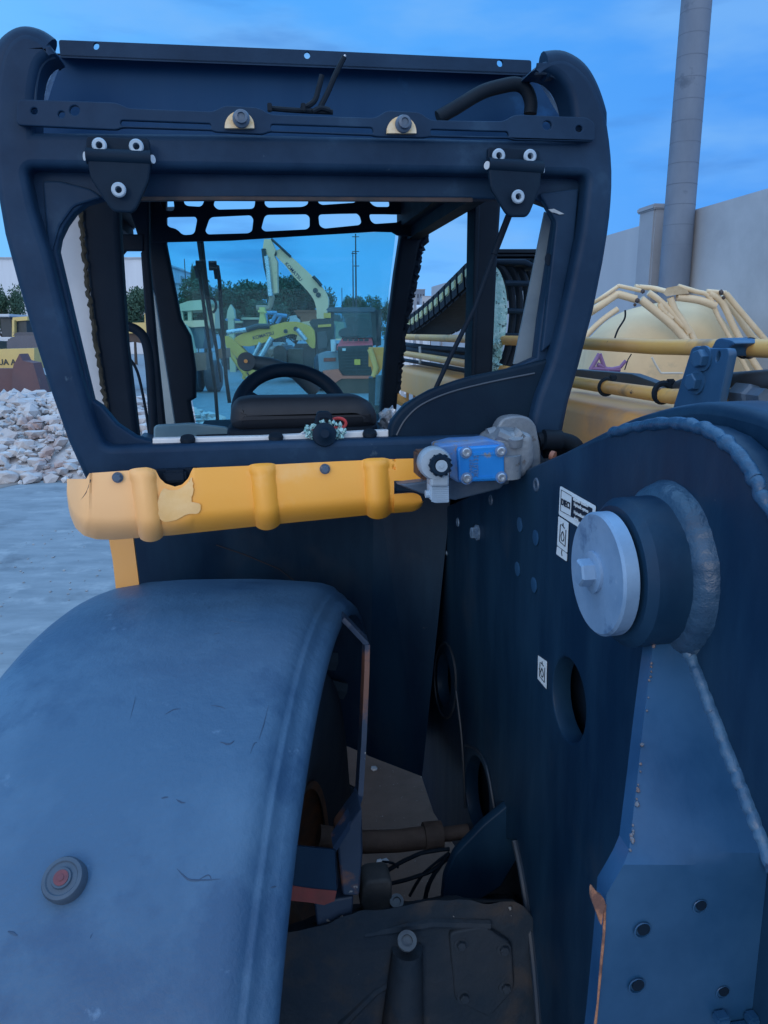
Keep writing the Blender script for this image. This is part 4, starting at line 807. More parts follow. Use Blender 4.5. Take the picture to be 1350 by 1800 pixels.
for k in range(6):
    p = wa+dirw*(-1+3.0*k); p = V((p.x, p.y, 0)) - V((-nw.x, -nw.y, 0))*.0
    side = -1 if (V((0,0,0))-p).dot(nw) < 0 else 1
    b.box(p+nw*side*.11+V((0,0,topz/2-.05)), (.10, .06, topz-.1), rot)
b.done('wall_joint', mat('wall_grey', (.27,.29,.33), (.24,.26,.30), sc=2, rough=.9), t, off=c, sep=True)
side = -1 if (V((0,0,0))-wa).dot(nw) < 0 else 1
pc = Wd(1159, 380, 7.75); pc = V((pc.x, pc.y, 0)); hz = Wd(1159, 364, 7.75).z
pct = V((pc.x, pc.y, 0)); b = B(); b.box(pct+V((0,0,hz/2)), (.30,.26,hz), rot, bev=.015); b.box(pct+V((0,0,hz-.02)), (.34,.30,.05), rot, bev=.012)
o = b.done('wall_pier', mat('pier_concrete', (.25,.275,.32), (.30,.325,.37), sc=2, rough=.85, bump=.2, bsc=12), off=pct); o.location = pct; tag(o, 'square concrete pier at the boundary wall behind the tall pole', 'pier')
# tall concrete pole
pt = Wd(1185, 500, 7.3); x0 = Wd(1224, 0, 7.3); base = V((pt.x, pt.y, 0)); topp = V((x0.x, x0.y, 7.5))
base = V(((pt.x+x0.x)/2, pt.y, 0)); b = B()
prof = []
b.lathe([(.150,0),(.142,1.0),(.130,3.0),(.119,6.5),(.119,9.0),(0,9.0)], base, (0,0,1), 40)
pole = b.done('utility_pole', mat('pole_concrete', (.115,.15,.21), (.155,.195,.26), sc=3, rough=.8, bump=.25, bsc=30, stretch=(1,1,.4), spots=((.085,.115,.165), .62, 4, .08)), off=base, smooth=50); pole.location = base
tag(pole, 'tall round grey concrete pole standing in front of the white wall', 'pole')
b = B()
for k in range(14):
    zz = 2.6+k*.17; rr = .1335-.0035*(zz-2)+.001
    b.lathe([(rr-.004,-.004),(rr,-.003),(rr,.003),(rr-.004,.004)], base+V((0,0,zz)), (0,0,1), 40)
b.done('form_ring', mat('ring_grey', (.12,.155,.215), rough=.8), pole, off=base, sep=True)
# ---- pale domed tank with a tubular cage, behind the boom
creamp = mat('cream_paint', (.72,.52,.29), (.62,.44,.25), sc=2.5, rough=.55, bump=.12, bsc=30, spots=((.36,.29,.20), .60, 2.2, .12), spots2=((.22,.15,.10), .70, 9, .03))
creamt = mat('cream_tube', (.76,.60,.40), (.68,.52,.32), sc=6, rough=.5, spots=((.30,.22,.15), .64, 9, .06))
DT = 5.3
tk = thing('domed_tank', 'cream domed tank with a bent tube cage, standing between boom and wall', 'tank', V((Wd(1180,700,DT).x, DT+.3, 0)))
tko = V(tk.location)
def cone(pts, apex, b):
    n = len(pts); a = b.bm.verts.new(apex); vs = [b.bm.verts.new(p) for p in pts]
    for i in range(n-1): b.bm.faces.new((a, vs[i], vs[i+1]))
dome = [(1018,720),(1030,640),(1042,592),(1064,566),(1095,548),(1128,538),(1160,532),(1200,530),(1250,540),(1300,600),(1330,660),(1350,720)]
b = B(); rows = []
ctr = (1175, 700)
outl = cr(dome, 5)
for k in range(9):
    s = 1-k/8; bulge = math.sqrt(max(0, 1-s*s)); rows.append([b.bm.verts.new(Wd(ctr[0]+(x-ctr[0])*s, ctr[1]+(y-ctr[1])*s, DT+.55-.45*bulge)) for x, y in outl])
for A, C2 in zip(rows, rows[1:]):
    for k in range(len(outl)-1): b.bm.faces.new((A[k], A[k+1], C2[k+1], C2[k]))
back_ = [b.bm.verts.new(Wd(x, y, DT+.55)+V((.25,1.3,-.1))) for x, y in outl]
for k in range(len(outl)-1): b.bm.faces.new((rows[0][k], rows[0][k+1], back_[k+1], back_[k]))
lo = [V((p.co.x, p.co.y, 0)) for p in (rows[0][0], rows[0][-1], back_[-1], back_[0])]
hi = [p.co.copy() for p in (rows[0][0], rows[0][-1], back_[-1], back_[0])]
b.hull8(lo, hi); shell = b.done('tank_shell', creamp, tk, off=tko, smooth=40)
def ctube(name, pts, rpx, dd=0, parent=tk, m=creamt):
    b = B(); b.tube([Wd(p[0], p[1], DT+dd+(p[2] if len(p) > 2 else 0)) for p in (cr(pts, 4) if len(pts) > 2 else pts)], rpx*DT/F, 12); return b.done(name, m, parent, off=tko, smooth=60)
for pts, r_ in (([(1020,560,.3),(1044,545),(1080,520),(1085,518),(1090,518),(1118,526)], 6.5), ([(1020,545,.3),(1050,528),(1084,505),(1090,503),(1126,511)], 3.4), ([(1010,612),(1040,580),(1062,560),(1086,543)], 5),
                ([(1126,526),(1150,545),(1185,575),(1212,606)], 7), ([(1140,514),(1165,533),(1198,570),(1212,580),(1224,606)], 5), ([(1178,523),(1186,545),(1200,565),(1212,585)], 6), ([(1116,504,.2),(1150,507,.2),(1180,515,.1)], 4.5),
                ([(1190,522),(1230,528),(1258,538)], 6.5), ([(1192,503),(1222,512),(1246,521),(1264,560),(1290,606),(1320,662)], 4), ([(1246,516),(1268,530),(1290,575),(1310,612),(1342,662)], 5.5), ([(1242,512),(1265,514),(1276,515)], 4), ([(1276,516),(1300,545),(1330,580),(1360,615)], 5), ([(1270,520,.2),(1290,545,.2),(1322,592,.2),(1345,610,.2),(1380,660,.2)], 6), ([(1160,533),(1165,545),(1182,560)], 5)):
    ctube('cage_tube', [(p[0], p[1], (p[2] if len(p) > 2 else 0)) for p in pts], r_, 0.0)
b = B(); b.hull8([Wd(x, y, DT-.03) for x, y in ((1166,516),(1172,506),(1192,502),(1208,510),(1212,516),(1190,518),(1172,521))], [Wd(x, y, DT+.12) for x, y in ((1166,516),(1172,506),(1192,502),(1208,510),(1212,516),(1190,518),(1172,521))]); b.done('top_plate', mat('worn_cream', (.44,.33,.20), (.58,.48,.33), sc=14, rough=.7, bump=.3), tk, off=tko)
b = B()
for x, y, s in ((1120,528,8),(1130,512,7),(1268,514,8),(1272,523,6),(1116,536,5)): b.ico(Wd(x, y, DT-.02), s*.6*DT/F, 1, .5, 2, seed=x)
b.done('clamp_joint', mat('rusty_clamp', (.10,.07,.06), (.05,.045,.05), sc=30, rough=.8), tk, off=tko, sep=True)
b = B(); b.tube([Wd(x, y, DT+.12) for x, y in cr([(1099,545),(1098,560),(1086,580),(1079,600)], 5)], 1.6*DT/F, 6); b.tube([Wd(x, y, DT+.0) for x, y in ((1110,622),(1104,632),(1098,650))], 1*DT/F, 6); b.done('tank_cable', rubber, tk, off=tko, sep=True)
b = B(); b.tube([Wd(x, y, DT) for x, y in ((1146,628),(1152,640),(1158,650),(1162,656),(1200,656))], 1.8*DT/F, 8); b.done('tank_hose', mat('pale_hose', (.62,.58,.50), rough=.6), tk, off=tko)
tagm = mat('faded_purple', (.19,.095,.21), (.24,.13,.26), sc=9, rough=.6)
b = B()
for pts, r_ in (([(1038,650),(1054,622)], 4), ([(1050,640),(1070,650),(1090,646)], 3.5), ([(1090,646),(1100,634)], 3), ([(1054,622),(1062,645)], 3.5), ([(1040,648),(1090,650)], 4)): b.tube([Wd(*p, 4.6) for p in pts], r_*4.6/F, 8)
pg = Wd(1068, 650, 4.6); pg.z = 0; b.tube([Wd(1068,650,4.6), pg], .014, 8); o = b.done('tool_frame', tagm, off=pg); o.location = pg; tag(o, 'small faded purple steel frame in front of the cream domed tank', 'frame')
# ---- trees
leafm = mat('foliage', (.030,.075,.050), (.055,.115,.065), sc=1.1, rough=.7, spots=((.085,.15,.075), .60, 2.5, .1)); barkm = mat('bark', (.07,.055,.045), (.05,.04,.035), sc=6, rough=.9, bump=.4)
def tree_mesh(seed, n=9000, flat=1.0):
    rnd_ = random.Random(seed); me = bpy.data.meshes.new('crown'); vs = []; fs = []
    blobs = []
    for k in range(13):
        a = rnd_.random()*6.283; rr = rnd_.uniform(.1, .85); blobs.append((V((math.cos(a)*rr*1.05, math.sin(a)*rr*1.05, rnd_.uniform(.5, 1.6)*flat+.25-rr*.35)), rnd_.uniform(.28,.55)))
    for k in range(n):
        c, r_ = blobs[k % len(blobs)]
        d = V((rnd_.gauss(0,1), rnd_.gauss(0,1), rnd_.gauss(0,1))).normalized()*r_*rnd_.uniform(.45, 1.12); p = c+d
        s = rnd_.uniform(.028,.062); u = V((rnd_.gauss(0,1), rnd_.gauss(0,1), rnd_.gauss(0,1))).normalized(); w = u.orthogonal().normalized(); i = len(vs)
        vs += [p-u*s, p+w*s*.6, p+u*s, p-w*s*.6]; fs.append((i,i+1,i+2,i+3))
    me.from_pydata(vs, [], fs); me.materials.append(leafm)
    b = B(); b.tube([V((0,0,-.6)), V((.02,.0,.1)), V((.0,.03,.6)), V((.05,0,1.2))], lambda t: .075-.05*t, 8)
    for c, r_ in blobs[:7]: b.tube([V((0,0,.25)), c*.5+V((0,0,.15)), c], lambda t: .035-.025*t, 6)
    tr = bpy.data.meshes.new('trunk'); b.bm.to_mesh(tr); b.bm.free(); tr.materials.append(barkm); return me, tr
TM = [tree_mesh(11), tree_mesh(23), tree_mesh(37)]
def tree(px, top, dist, width, lab, k, group='trees along the far side of the yard', tall=None):
    ht = Wd(px, top, dist).z; p = Wd(px, 620, dist); p.z = 0; sx = width*dist/F/2/1.25; sz = ht/2.75 if tall is None else tall
    t = thing('tree', lab, 'tree', p, group); t.scale = (1,1,1)
    for nm, me in (('crown', TM[k][0]), ('trunk', TM[k][1])):
        o = bpy.data.objects.new(nm, me); COL.objects.link(o); o.parent = t; o.scale = (sx, sx, sz); o.location = (0,0,sz*.6)
tree(362, 478, 66, 110, 'round green tree seen beside the wiper blades', 0)
tree(425, 476, 68, 120, 'broad green tree left of the tall excavator arm', 1)
tree(500, 468, 70, 110, 'darker tree behind the tall excavator arm', 2)
tree(548, 490, 72, 80, 'small tree under the bend of the tall excavator boom', 0)
tree(318, 545, 80, 90, 'low tree at the left edge of the windscreen', 1)
tree(618, 508, 62, 62, 'dense tree behind the left edge of the red machine cab', 2)
tree(662, 512, 64, 60, 'rounded tree at the right side of the windscreen', 0)
tree(238, 488, 52, 95, 'green tree seen through the open side door', 1)
tree(165, 486, 55, 120, 'green tree hidden mostly by the white side panel', 2)
tree(10, 484, 50, 80, 'leafy tree left of the cab under the warehouse', 0)
tree(-70, 480, 50, 120, 'leafy tree cut by the left edge of the photo', 1)
tree(466, 520, 64, 80, 'shadowy low tree between the two broad trees', 0)
tree(575, 540, 75, 60, 'low bush tree beside the orange skip', 1)
tree(390, 530, 62, 90, 'low spreading tree behind the grey pickup cabs', 2)
tree(349, 447, 66, 26, 'thin tall tree top rising above the wiper arms', 2)
tree(520, 545, 66, 90, 'low dark tree behind the blue frame', 1)
# ---- far buildings
def bldg(name, lab, px0, px1, top, dist, depth, m, win=None, cat='building', roofm=None):
    a = Wd(px0, 600, dist); c = Wd(px1, 600, dist); h = Wd(px0, top, dist).z; ctr = V(((a.x+c.x)/2, dist+depth/2, 0)); w = abs(c.x-a.x)
    t = thing(name, lab, cat, ctr); b = B(); b.box(ctr+V((0,0,h/2)), (w, depth, h)); wl = b.done('wall', m, t, off=ctr)
    b = B(); b.box(ctr+V((0,0,h+.08)), (w+.3, depth+.3, .16)); b.done('roof', roofm or wallgrey, t, off=ctr)
    if win:
        nx, nz, wm = win
        for i in range(nx):
            for j in range(nz):
                b = B(); b.box(V((ctr.x-w/2+(i+.5)*w/nx, dist-.03, h*(.25+.7*(j+.5)/nz))), (w/nx*.5, .08, h*.7/nz*.5)); b.done('window', wm, t, off=ctr)
    return t
wallgrey = mat('roof_grey', (.38,.40,.44), (.30,.32,.36), sc=.5, rough=.7)
whitew = mat('warehouse_white', (.60,.64,.70), (.52,.56,.62), sc=.25, rough=.7, stretch=(3,3,.3))
darkw = mat('dark_window', (.05,.07,.10), (.04,.05,.08), sc=3, rough=.2)
bldg('warehouse', 'long white warehouse with a flat parapet behind the left trees', -200, 262, 455, 85, 20, whitew)
bldg('warehouse', 'pale lower shed behind the top of the wiper arms', 296, 352, 500, 95, 15, whitew, (3,1,darkw))
t = thing('gable_shed', 'grey pitched shed roof left of the wiper arms', 'building', V((Wd(305,600,100).x, 100, 0))); o_ = V(t.location)
b = B(); q = [Wd(270,540,100), Wd(270,455,100), Wd(330,492,100), Wd(330,540,100)]; q = [V((p.x,p.y,max(0,p.z))) for p in q]; q[0].z = q[3].z = 0; b.hull8(q, [p+V((0,14,0)) for p in q]); b.done('wall', mat('shed_grey', (.30,.36,.42), (.26,.31,.37), sc=.4, rough=.7), t, off=o_)
bldg('apartment_block', 'dark blue tower block on the skyline left of the cable carrier', 722, 746, 509, 260, 14, mat('tower_blue', (.16,.20,.27), (.12,.16,.22), sc=.2, rough=.6), (5,5,darkw))
bldg('apartment_block', 'pale low block on the skyline beside the dark tower', 741, 768, 521, 240, 14, mat('tower_pale', (.40,.42,.46), (.34,.36,.40), sc=.2, rough=.7), (5,3,darkw))
bldg('apartment_block', 'beige tower block on the skyline touching the cable carrier', 763, 778, 511, 250, 14, mat('tower_beige', (.46,.42,.40), (.40,.37,.36), sc=.2, rough=.7), (3,5,darkw))
bldg('apartment_block', 'greyish block just above the white pipe rack', 776, 800, 518, 250, 14, MATS['tower_pale'], (4,4,darkw))
# white pipe on the far wall
p0 = Wd(700, 543, 24); p1 = Wd(815, 546, 22); base = V(((p0.x+p1.x)/2, 23, 0)); t = thing('pipe_rack', 'fat white pipe on posts above the far white panels', 'pipe', base)
b = B(); b.tube([p0, p1], .13, 14); b.done('pipe', mat('pipe_white', (.60,.62,.66), rough=.5), t, off=base)
for px in (708, 741, 790):
    q = Wd(px, 545, 23.2); b = B(); b.box(V((q.x, q.y, q.z/2)), (.09,.09,q.z)); b.done('post', wallgrey, t, off=base)
fl_ = thing('panel_fence', 'white corrugated panels closing the yard beyond the cable carrier', 'fence', V((Wd(780,600,25).x, 25, 0))); fo = V(fl_.location)
for k in range(6):
    a = Wd(690+k*32, 560, 25); h = Wd(700, 553, 25).z; b = B(); b.box(V((a.x+.27, 25, h/2)), (.56,.06,h), bev=.01); b.done('panel', whitew, fl_, off=fo)
b = B(); q = Wd(762, 590, 22); b.box(V((q.x, 22, 1.25)), (.18,.18,2.5)); o = b.done('steel_post', rustm, off=V((q.x,22,0))); o.location = V((q.x,22,0)); tag(o, 'rusty brown post in front of the white corrugated panels', 'post')
# ---- light masts
def mast(px, top, dist, lab, r_=.09, extra=None):
    p = Wd(px, 600, dist); h = Wd(px, top, dist).z; p.z = 0; t = thing('light_mast', lab, 'mast', p, 'slim masts on the skyline')
    b = B(); b.cyl(p, p+V((0,0,h)), r_, r_*.5, 10); b.done('pole', MATS['dull_steel_bar'], t, off=p)
    if extra: b = B(); extra(b, p, h); b.done('mast_head', MATS['dull_steel_bar'], t, off=p)
mast(626.5, 411, 58, 'tallest slim mast rising over the right trees', .085, lambda b, p, h: [b.box(p+V((0,0,h-k)), (.5,.06,.05)) for k in (.2, 1.2, 2.2)])
mast(621.5, 443, 58, 'shorter slim mast just left of the tallest mast', .07, lambda b, p, h: b.box(p+V((.1,0,h-.1)), (.4,.06,.06)))
mast(332, 455, 70, 'slim pole left of the wiper arms above the shed', .07, lambda b, p, h: b.box(p+V((-.2,0,h-5)), (.8,.06,.08)))
mast(602, 506, 60, 'short pole beside the dense right tree', .05, None)
# ---- excavators
kyel = mat('faded_machine_yellow', (.86,.58,.38), (.76,.51,.34), sc=.8, rough=.5, spots=((.30,.26,.18), .62, 1.2, .1))
oyel = mat('olive_yellow', (.76,.44,.09), (.66,.38,.08), sc=.8, rough=.5, spots=((.22,.18,.08), .62, 1.2, .1))
kdark = mat('machine_dark', (.020,.035,.045), (.03,.045,.055), sc=1, rough=.5)
trackm = mat('track_steel', (.03,.033,.04), (.06,.058,.06), sc=2, rough=.7, bump=.4, bsc=8)
teal = glass('cab_glass', (.10,.22,.28), .05, .3)
chrome = mat('cylinder_rod', (.55,.62,.68), (.48,.55,.62), sc=3, rough=.25, metal=.6)
def exP(pts, d, th, b):
    a = [Wd(x, y, d) for x, y in pts]; b.hull8(a, [p+V((0, th, 0)) for p in a])
def letters(s, px, py, d, size, ang, depth, m, parent, off):
    o = Wd(px, py, d); u = V((math.cos(ang),0,math.sin(ang))); v = V((-math.sin(ang),0,math.cos(ang)))
    b = B(); b.text(s, size, (tuple(o), tuple(u), tuple(v), (0,-1,0)), depth, .003); return b.done('lettering', m, parent, off=off)
def zz(L, ox, oy, k): return [(ox+x*k, oy+y*k) for x, y in L]
Z3 = lambda L: zz(L, 440, 410, 160/1350)
Z4 = lambda L: zz(L, 380, 540, 300/1350)
DA = 44
t = thing('excavator', 'tall pale yellow excavator with its boom raised above the trees', 'excavator', V((Wd(575,620,DA).x, DA, 0)), 'excavators ahead of the windscreen'); to = V(t.location)
b = B(); exP(cr(Z3([(430,235),(480,245),(700,430),(920,640),(1060,790),(1140,920),(1160,1040),(1130,1180),(1100,1260),(990,1270),(985,1180),(960,1040),(900,920),(760,760),(640,640),(520,480),(385,345),(370,280)]), 2, True), DA, .7, b); bo_ = b.done('boom', kyel, t, off=to)
letters('KOMATSU', *Z3([(640,572)])[0], DA-.01, .265, R(-47.5), .004, mat('letter_navy', (.03,.035,.10), rough=.5), bo_, to)
b = B(); [b.lathe([(0,0),(.14,0),(.14,.06),(0,.06)], Wd(*p, DA), (0,-1,0), 14) for p in Z3([(965,850),(1010,915),(355,300)])]; b.done('pivot_pin', kdark, bo_, off=to, sep=True)
b = B(); exP(Z3([(205,85),(300,85),(375,250),(350,330),(395,420),(400,700),(405,880),(330,900),(320,820),(300,640),(255,330),(200,290),(185,220)]), DA-.3, .6, b); st_ = b.done('stick', kyel, t, off=to)
b = B(); b.tube([Wd(*p, DA-.4) for p in Z3([(195,230),(225,480),(275,700),(300,900)])], .12, 8); b.done('hydraulic_cylinder', kdark, st_, off=to)
b = B(); b.tube([Wd(*p, DA-.5) for p in Z3([(235,340),(265,560),(300,930)])], .13, 8); b.done('hydraulic_rod', chrome, st_, off=to, sep=True)
b = B(); b.tube([Wd(*p, DA-.3) for p in Z3([(310,900),(320,960),(300,1060),(280,1110),(200,1110),(90,1108)])], .16, 8); b.done('bucket_link', mat('rust_pink', (.30,.20,.16), (.36,.28,.22), sc=2, rough=.8), st_, off=to)
b = B(); b.tube([Wd(*p, DA-.1) for p in Z3([(310,85),(440,200),(600,350)])], .07, 8); b.tube([Wd(*p, DA-.1) for p in Z3([(930,640),(1000,710),(1055,780)])], .09, 8); b.done('boom_hose', kdark, bo_, off=to, sep=True)
b = B(); exP([(520,598),(600,598),(606,585),(604,566),(560,562),(530,566)], DA+.8, 2.6, b); b.done('upper_body', kyel, t, off=to)
b = B()
for dy in (0, 2.6): exP([(515,634),(610,634),(616,620),(606,604),(520,604),(510,620)], DA+.6+dy, .6, b)
b.done('track', trackm, t, off=to, sep=True)
DB = 31
t = thing('excavator', 'low olive yellow excavator with its boom bent down over the yard', 'excavator', V((Wd(560,640,DB).x, DB, 0)), 'excavators ahead of the windscreen'); to = V(t.location)
b = B(); exP(cr(Z4([(150,240),(260,190),(420,150),(540,118),(640,115),(720,140),(775,185),(780,320),(740,310),(690,250),(610,210),(540,225),(420,265),(260,310),(150,290)]), 2, True), DB, .6, b); bo_ = b.done('boom', oyel, t, off=to)
letters('KOMATSU', *Z4([(372,225)])[0], DB-.01, .185, R(14), .004, MATS['letter_navy'], bo_, to)
b = B(); b.lathe([(0,0),(.09,0),(.09,.05),(0,.05)], Wd(*Z4([(630,172)])[0], DB), (0,-1,0), 14); b.lathe([(0,0),(.08,0),(.08,.05),(0,.05)], Wd(*Z4([(550,190)])[0], DB), (0,-1,0), 14); b.done('pivot_pin', kdark, bo_, off=to, sep=True)
b = B(); b.tube([Wd(*p, DB-.1) for p in Z4([(640,175),(710,260)])], .09, 8); b.tube([Wd(*p, DB-.1) for p in Z4([(440,240),(350,400)])], .11, 8); b.tube([Wd(*p, DB-.1) for p in Z4([(350,280),(295,390)])], .07, 8); b.tube([Wd(*p, DB-.1) for p in Z4([(85,200),(240,178)])], .09, 8); b.done('hydraulic_rod', chrome, bo_, off=to, sep=True)
b = B(); b.tube([Wd(*p, DB-.1) for p in Z4([(240,178),(330,150),(420,150)])], .10, 8); b.done('stick_cylinder', kdark, bo_, off=to)
b = B(); exP(Z4([(60,230),(90,225),(150,270),(230,350),(290,450),(320,540),(280,560),(240,500),(160,400),(80,320)]), DB-.2, .5, b); st_ = b.done('stick', oyel, t, off=to)
b = B(); b.tube([Wd(*p, DB-.3) for p in Z4([(95,340),(140,410),(190,480),(240,550)])], .08, 8); b.tube([Wd(*p, DB-.3) for p in Z4([(240,480),(215,560),(260,590),(310,550)])], .07, 8); b.done('bucket_link', oyel, st_, off=to)
b = B(); exP(Z4([(735,120),(760,95),(820,90),(900,95),(925,140),(925,330),(900,380),(790,400),(780,200)]), DB+.3, 1.5, b); cab = b.done('cab', kdark, t, off=to)
b = B(); exP(Z4([(800,195),(870,190),(880,260),(875,330),(805,335)]), DB+.27, .02, b); b.done('cab_window', teal, cab, off=to)
b = B(); exP(Z4([(805,140),(915,132),(915,152),(805,160)]), DB+.2, .4, b); exP(Z4([(850,45),(910,45),(910,85),(850,85)]), DB+1.2, .4, b); b.done('cab_stripe', oyel, cab, off=to)
b = B(); exP(Z4([(690,430),(800,410),(930,420),(930,480),(700,490)]), DB+.5, 2.4, b); b.done('upper_body', oyel, t, off=to)
b = B()
for x0 in (455, 685):
    exP(Z4([(x0,330),(x0+25,305),(x0+70,305),(x0+100,340),(x0+100,450),(x0+75,480),(x0+20,480),(x0,450)]), DB+.3, 3.2, b)
b.done('track', trackm, t, off=to, sep=True)
b = B(); exP(Z4([(570,330),(690,330),(690,480),(570,480)]), DB+.8, 1.5, b); b.done('undercarriage', mat('dusty_undercarriage', (.16,.15,.14), (.10,.10,.10), sc=2, rough=.9), t, off=to)
# ---- red compact machine facing us
DR = 26
redp = mat('faded_red', (.80,.10,.11), (.70,.09,.10), sc=1.5, rough=.55); coral = mat('coral_red', (.72,.17,.11), (.62,.15,.10), sc=1.5, rough=.6)
greyb = mat('machine_grey', (.22,.28,.36), (.18,.24,.31), sc=1.5, rough=.5)
t = thing('compact_loader', 'red and dark compact machine with glazed cab and black grille facing the camera', 'loader', V((Wd(622,680,DR).x, DR, 0))); to = V(t.location)
b = B(); exP(rnd(Z4([(960,310),(1235,300),(1235,540),(975,540)]), 1.5, 3), DR-.4, .6, b); gr = b.done('grille', kdark, t, off=to)
b = B()
for y in (345,370,395,420,445,470,495): exP(Z4([(990,y),(1215,y-4),(1215,y+3),(990,y+7)]), DR-.45, .06, b)
exP(Z4([(1105,330),(1112,330),(1112,530),(1105,530)]), DR-.47, .05, b)
b.done('grille_slats', mat('slat_dark', (.045,.06,.075), rough=.5), gr, off=to)
b = B(); exP(Z4([(1093,412),(1140,412),(1140,456),(1093,456)]), DR-.5, .03, b); b.done('warning_plate', mat('sign_yellow', (.75,.48,.08), rough=.5), gr, off=to)
b = B(); exP(Z4([(998,325),(1024,325),(1024,345),(998,345)]), DR-.47, .03, b); b.done('data_plate', palegrey, gr, off=to)
b = B(); a = [Wd(*p, DR-.35) for p in Z4([(955,310),(1240,300),(1225,232),(985,235)])]; a[2].y += 1.3; a[3].y += 1.3; b.hull8(a, [p-V((0,0,.12)) for p in a]); hd = b.done('hood', redp, t, off=to)
b = B()
for k in range(5): exP(Z4([(1005+k*42,250),(1038+k*42,249),(1038+k*42,268),(1003+k*42,270)]), DR+.02, .05, b)
b.done('hood_vent', kdark, hd, off=to, sep=True)
b = B()
for q in ([(905,20),(930,20),(935,330),(915,330)], [(1225,20),(1262,20),(1270,300),(1240,300)]): exP(Z4(q), DR+.6, .12, b); exP(Z4(q), DR+2.0, .12, b)
cabf = b.done('cab_frame', kdark, t, off=to)
b = B(); exP(Z4([(870,22),(885,0),(1250,0),(1262,22),(1250,36),(890,36)]), DR+.4, 1.9, b); b.done('cab_roof', mat('roof_slate', (.07,.10,.14), (.05,.08,.11), sc=1, rough=.6), t, off=to)
b = B(); exP(Z4([(930,36),(1228,36),(1240,240),(935,250)]), DR+.62, .02, b); b.done('cab_window', glass('machine_glass', (.42,.62,.66), .03, .2), cabf, off=to)
b = B(); exP(rnd(Z4([(1040,80),(1100,80),(1115,200),(1025,205)]), 2, 3), DR+1.2, .3, b); b.lathe([(0,0),(.30,0),(.34,.1),(.30,.2),(0,.2)], Wd(*Z4([(1155,165)])[0], DR+.9), (0,-1,0), 18); b.lathe([(0,0),(.40,0),(.40,.05),(0,.05)], Wd(*Z4([(1060,210)])[0], DR+.9), (0,-.5,1), 18); b.done('seat', kdark, t, off=to)
b = B(); exP(rnd(Z4([(805,370),(840,355),(960,350),(975,500),(815,510)]), 3, 3), DR-.1, 1.6, b); fn = b.done('side_fender', greyb, t, off=to)
b = B(); exP(Z4([(850,402),(945,400),(945,428),(850,430)]), DR-.14, .05, b); b.done('marker_light', mat('marker_red', (.30,.05,.03), rough=.4), fn, off=to)
b = B(); b.tube([Wd(*p, DR-.15) for p in Z4([(925,255),(930,350)])], .09, 10); b.done('exhaust_stack', palegrey, t, off=to)
b = B(); exP(Z4([(842,505),(965,492),(1000,545),(1240,545),(1240,565),(990,565),(940,600),(860,560)]), DR-.7, 1.2, b); b.done('front_bumper', coral, t, off=to)
b = B(); exP(Z4([(940,600),(1000,565),(1205,565),(1205,760),(930,760)]), DR-.65, .9, b); b.done('counterweight', mat('brown_weight', (.13,.085,.07), (.10,.07,.06), sc=2, rough=.8), t, off=to)
b = B()
for x in (1270, 1225): exP(Z4([(x-15,20),(x+35,20),(x+35,300),(x+5,310)]), DR+.9, .1, b)
exP(Z4([(1285,55),(1310,55),(1310,140),(1285,140)]), DR+.5, .1, b); b.done('side_mirror', kdark, t, off=to, sep=True)
for s in (830, 1225):
    a = Wd(*Z4([(s,640)])[0], DR+.8); b = B(); b.lathe([(0,-.2),(.5,-.2),(.62,-.12),(.62,.12),(.5,.2),(0,.2)], V((a.x, a.y, .62)), (1,0,0), 24); b.done('wheel', tyrem, t, off=to)
# yellow loader bucket at the right of the red machine
DL = 14
t = thing('loader_arm', 'ochre yellow loader arm with a black ribbed hose beside the red machine', 'loader', V((Wd(666,700,DL).x, DL, 0))); to = V(t.location)
b = B(); exP(Z4([(1205,318),(1330,318),(1330,460),(1275,540),(1240,560),(1225,470),(1205,470)]), DL, .5, b); b.done('arm_plate', mat('ochre', (.88,.33,.06), (.78,.29,.07), sc=2, rough=.55), t, off=to)
b = B(); b.tube([Wd(*p, DL-.05) for p in Z4([(1215,330),(1240,400),(1265,480),(1245,550)])], .05, 10); b.done('arm_tube', yelfade, t, off=to)
b = B(); c0 = Wd(*Z4([(1288,540)])[0], DL-.1); c1 = Wd(*Z4([(1280,770)])[0], DL-.1); c1.z = max(c1.z, .0)
for k in range(22): q = c0.lerp(c1, k/21); b.tube([q+V((math.cos(a)*.05,math.sin(a)*.05,0)) for a in [6.283*j/10 for j in range(10)]], .012, 6, closed=True)
b.done('ribbed_hose', mat('spring_steel', (.20,.26,.30), rough=.4, metal=.4), t, off=to)
b = B(); exP(Z4([(1205,560),(1330,550),(1330,900),(1205,900)]), DL+.2, .5, b); b.done('arm_base', kdark, t, off=to)
# ---- orange skip body, blue frame, parked cabs
def simple(name, lab, cat, pts, d, th, m, group=None, z=Z4):
    a = z(pts); c = Wd(sum(p[0] for p in a)/len(a), 620, d); c.z = 0; b = B(); A = [Wd(x, y, d) for x, y in a]; A = [V((p.x, p.y, max(.01, p.z))) for p in A]; b.hull8(A, [p+V((0,th,0)) for p in A]); o = b.done(name, m, off=c); o.location = c; return tag(o, lab, cat, group), c
orangem = mat('rust_orange', (.30,.12,.075), (.24,.10,.07), sc=1, rough=.7)
t = thing('dump_truck', 'dump truck with a rusty orange body behind the low excavator', 'truck', V((Wd(540,620,46).x, 46, 0))); to = V(t.location)
b = B(); exP(Z4([(620,30),(640,22),(790,25),(800,130),(700,130),(640,80)]), 46, 2.4, b); exP(Z4([(615,26),(800,22),(800,34),(615,38)]), 45.9, 2.6, b); b.done('dump_body', orangem, t, off=to)
b = B(); exP(Z4([(640,130),(800,130),(800,170),(640,170)]), 46.1, 2.2, b); b.done('truck_frame', kdark, t, off=to)
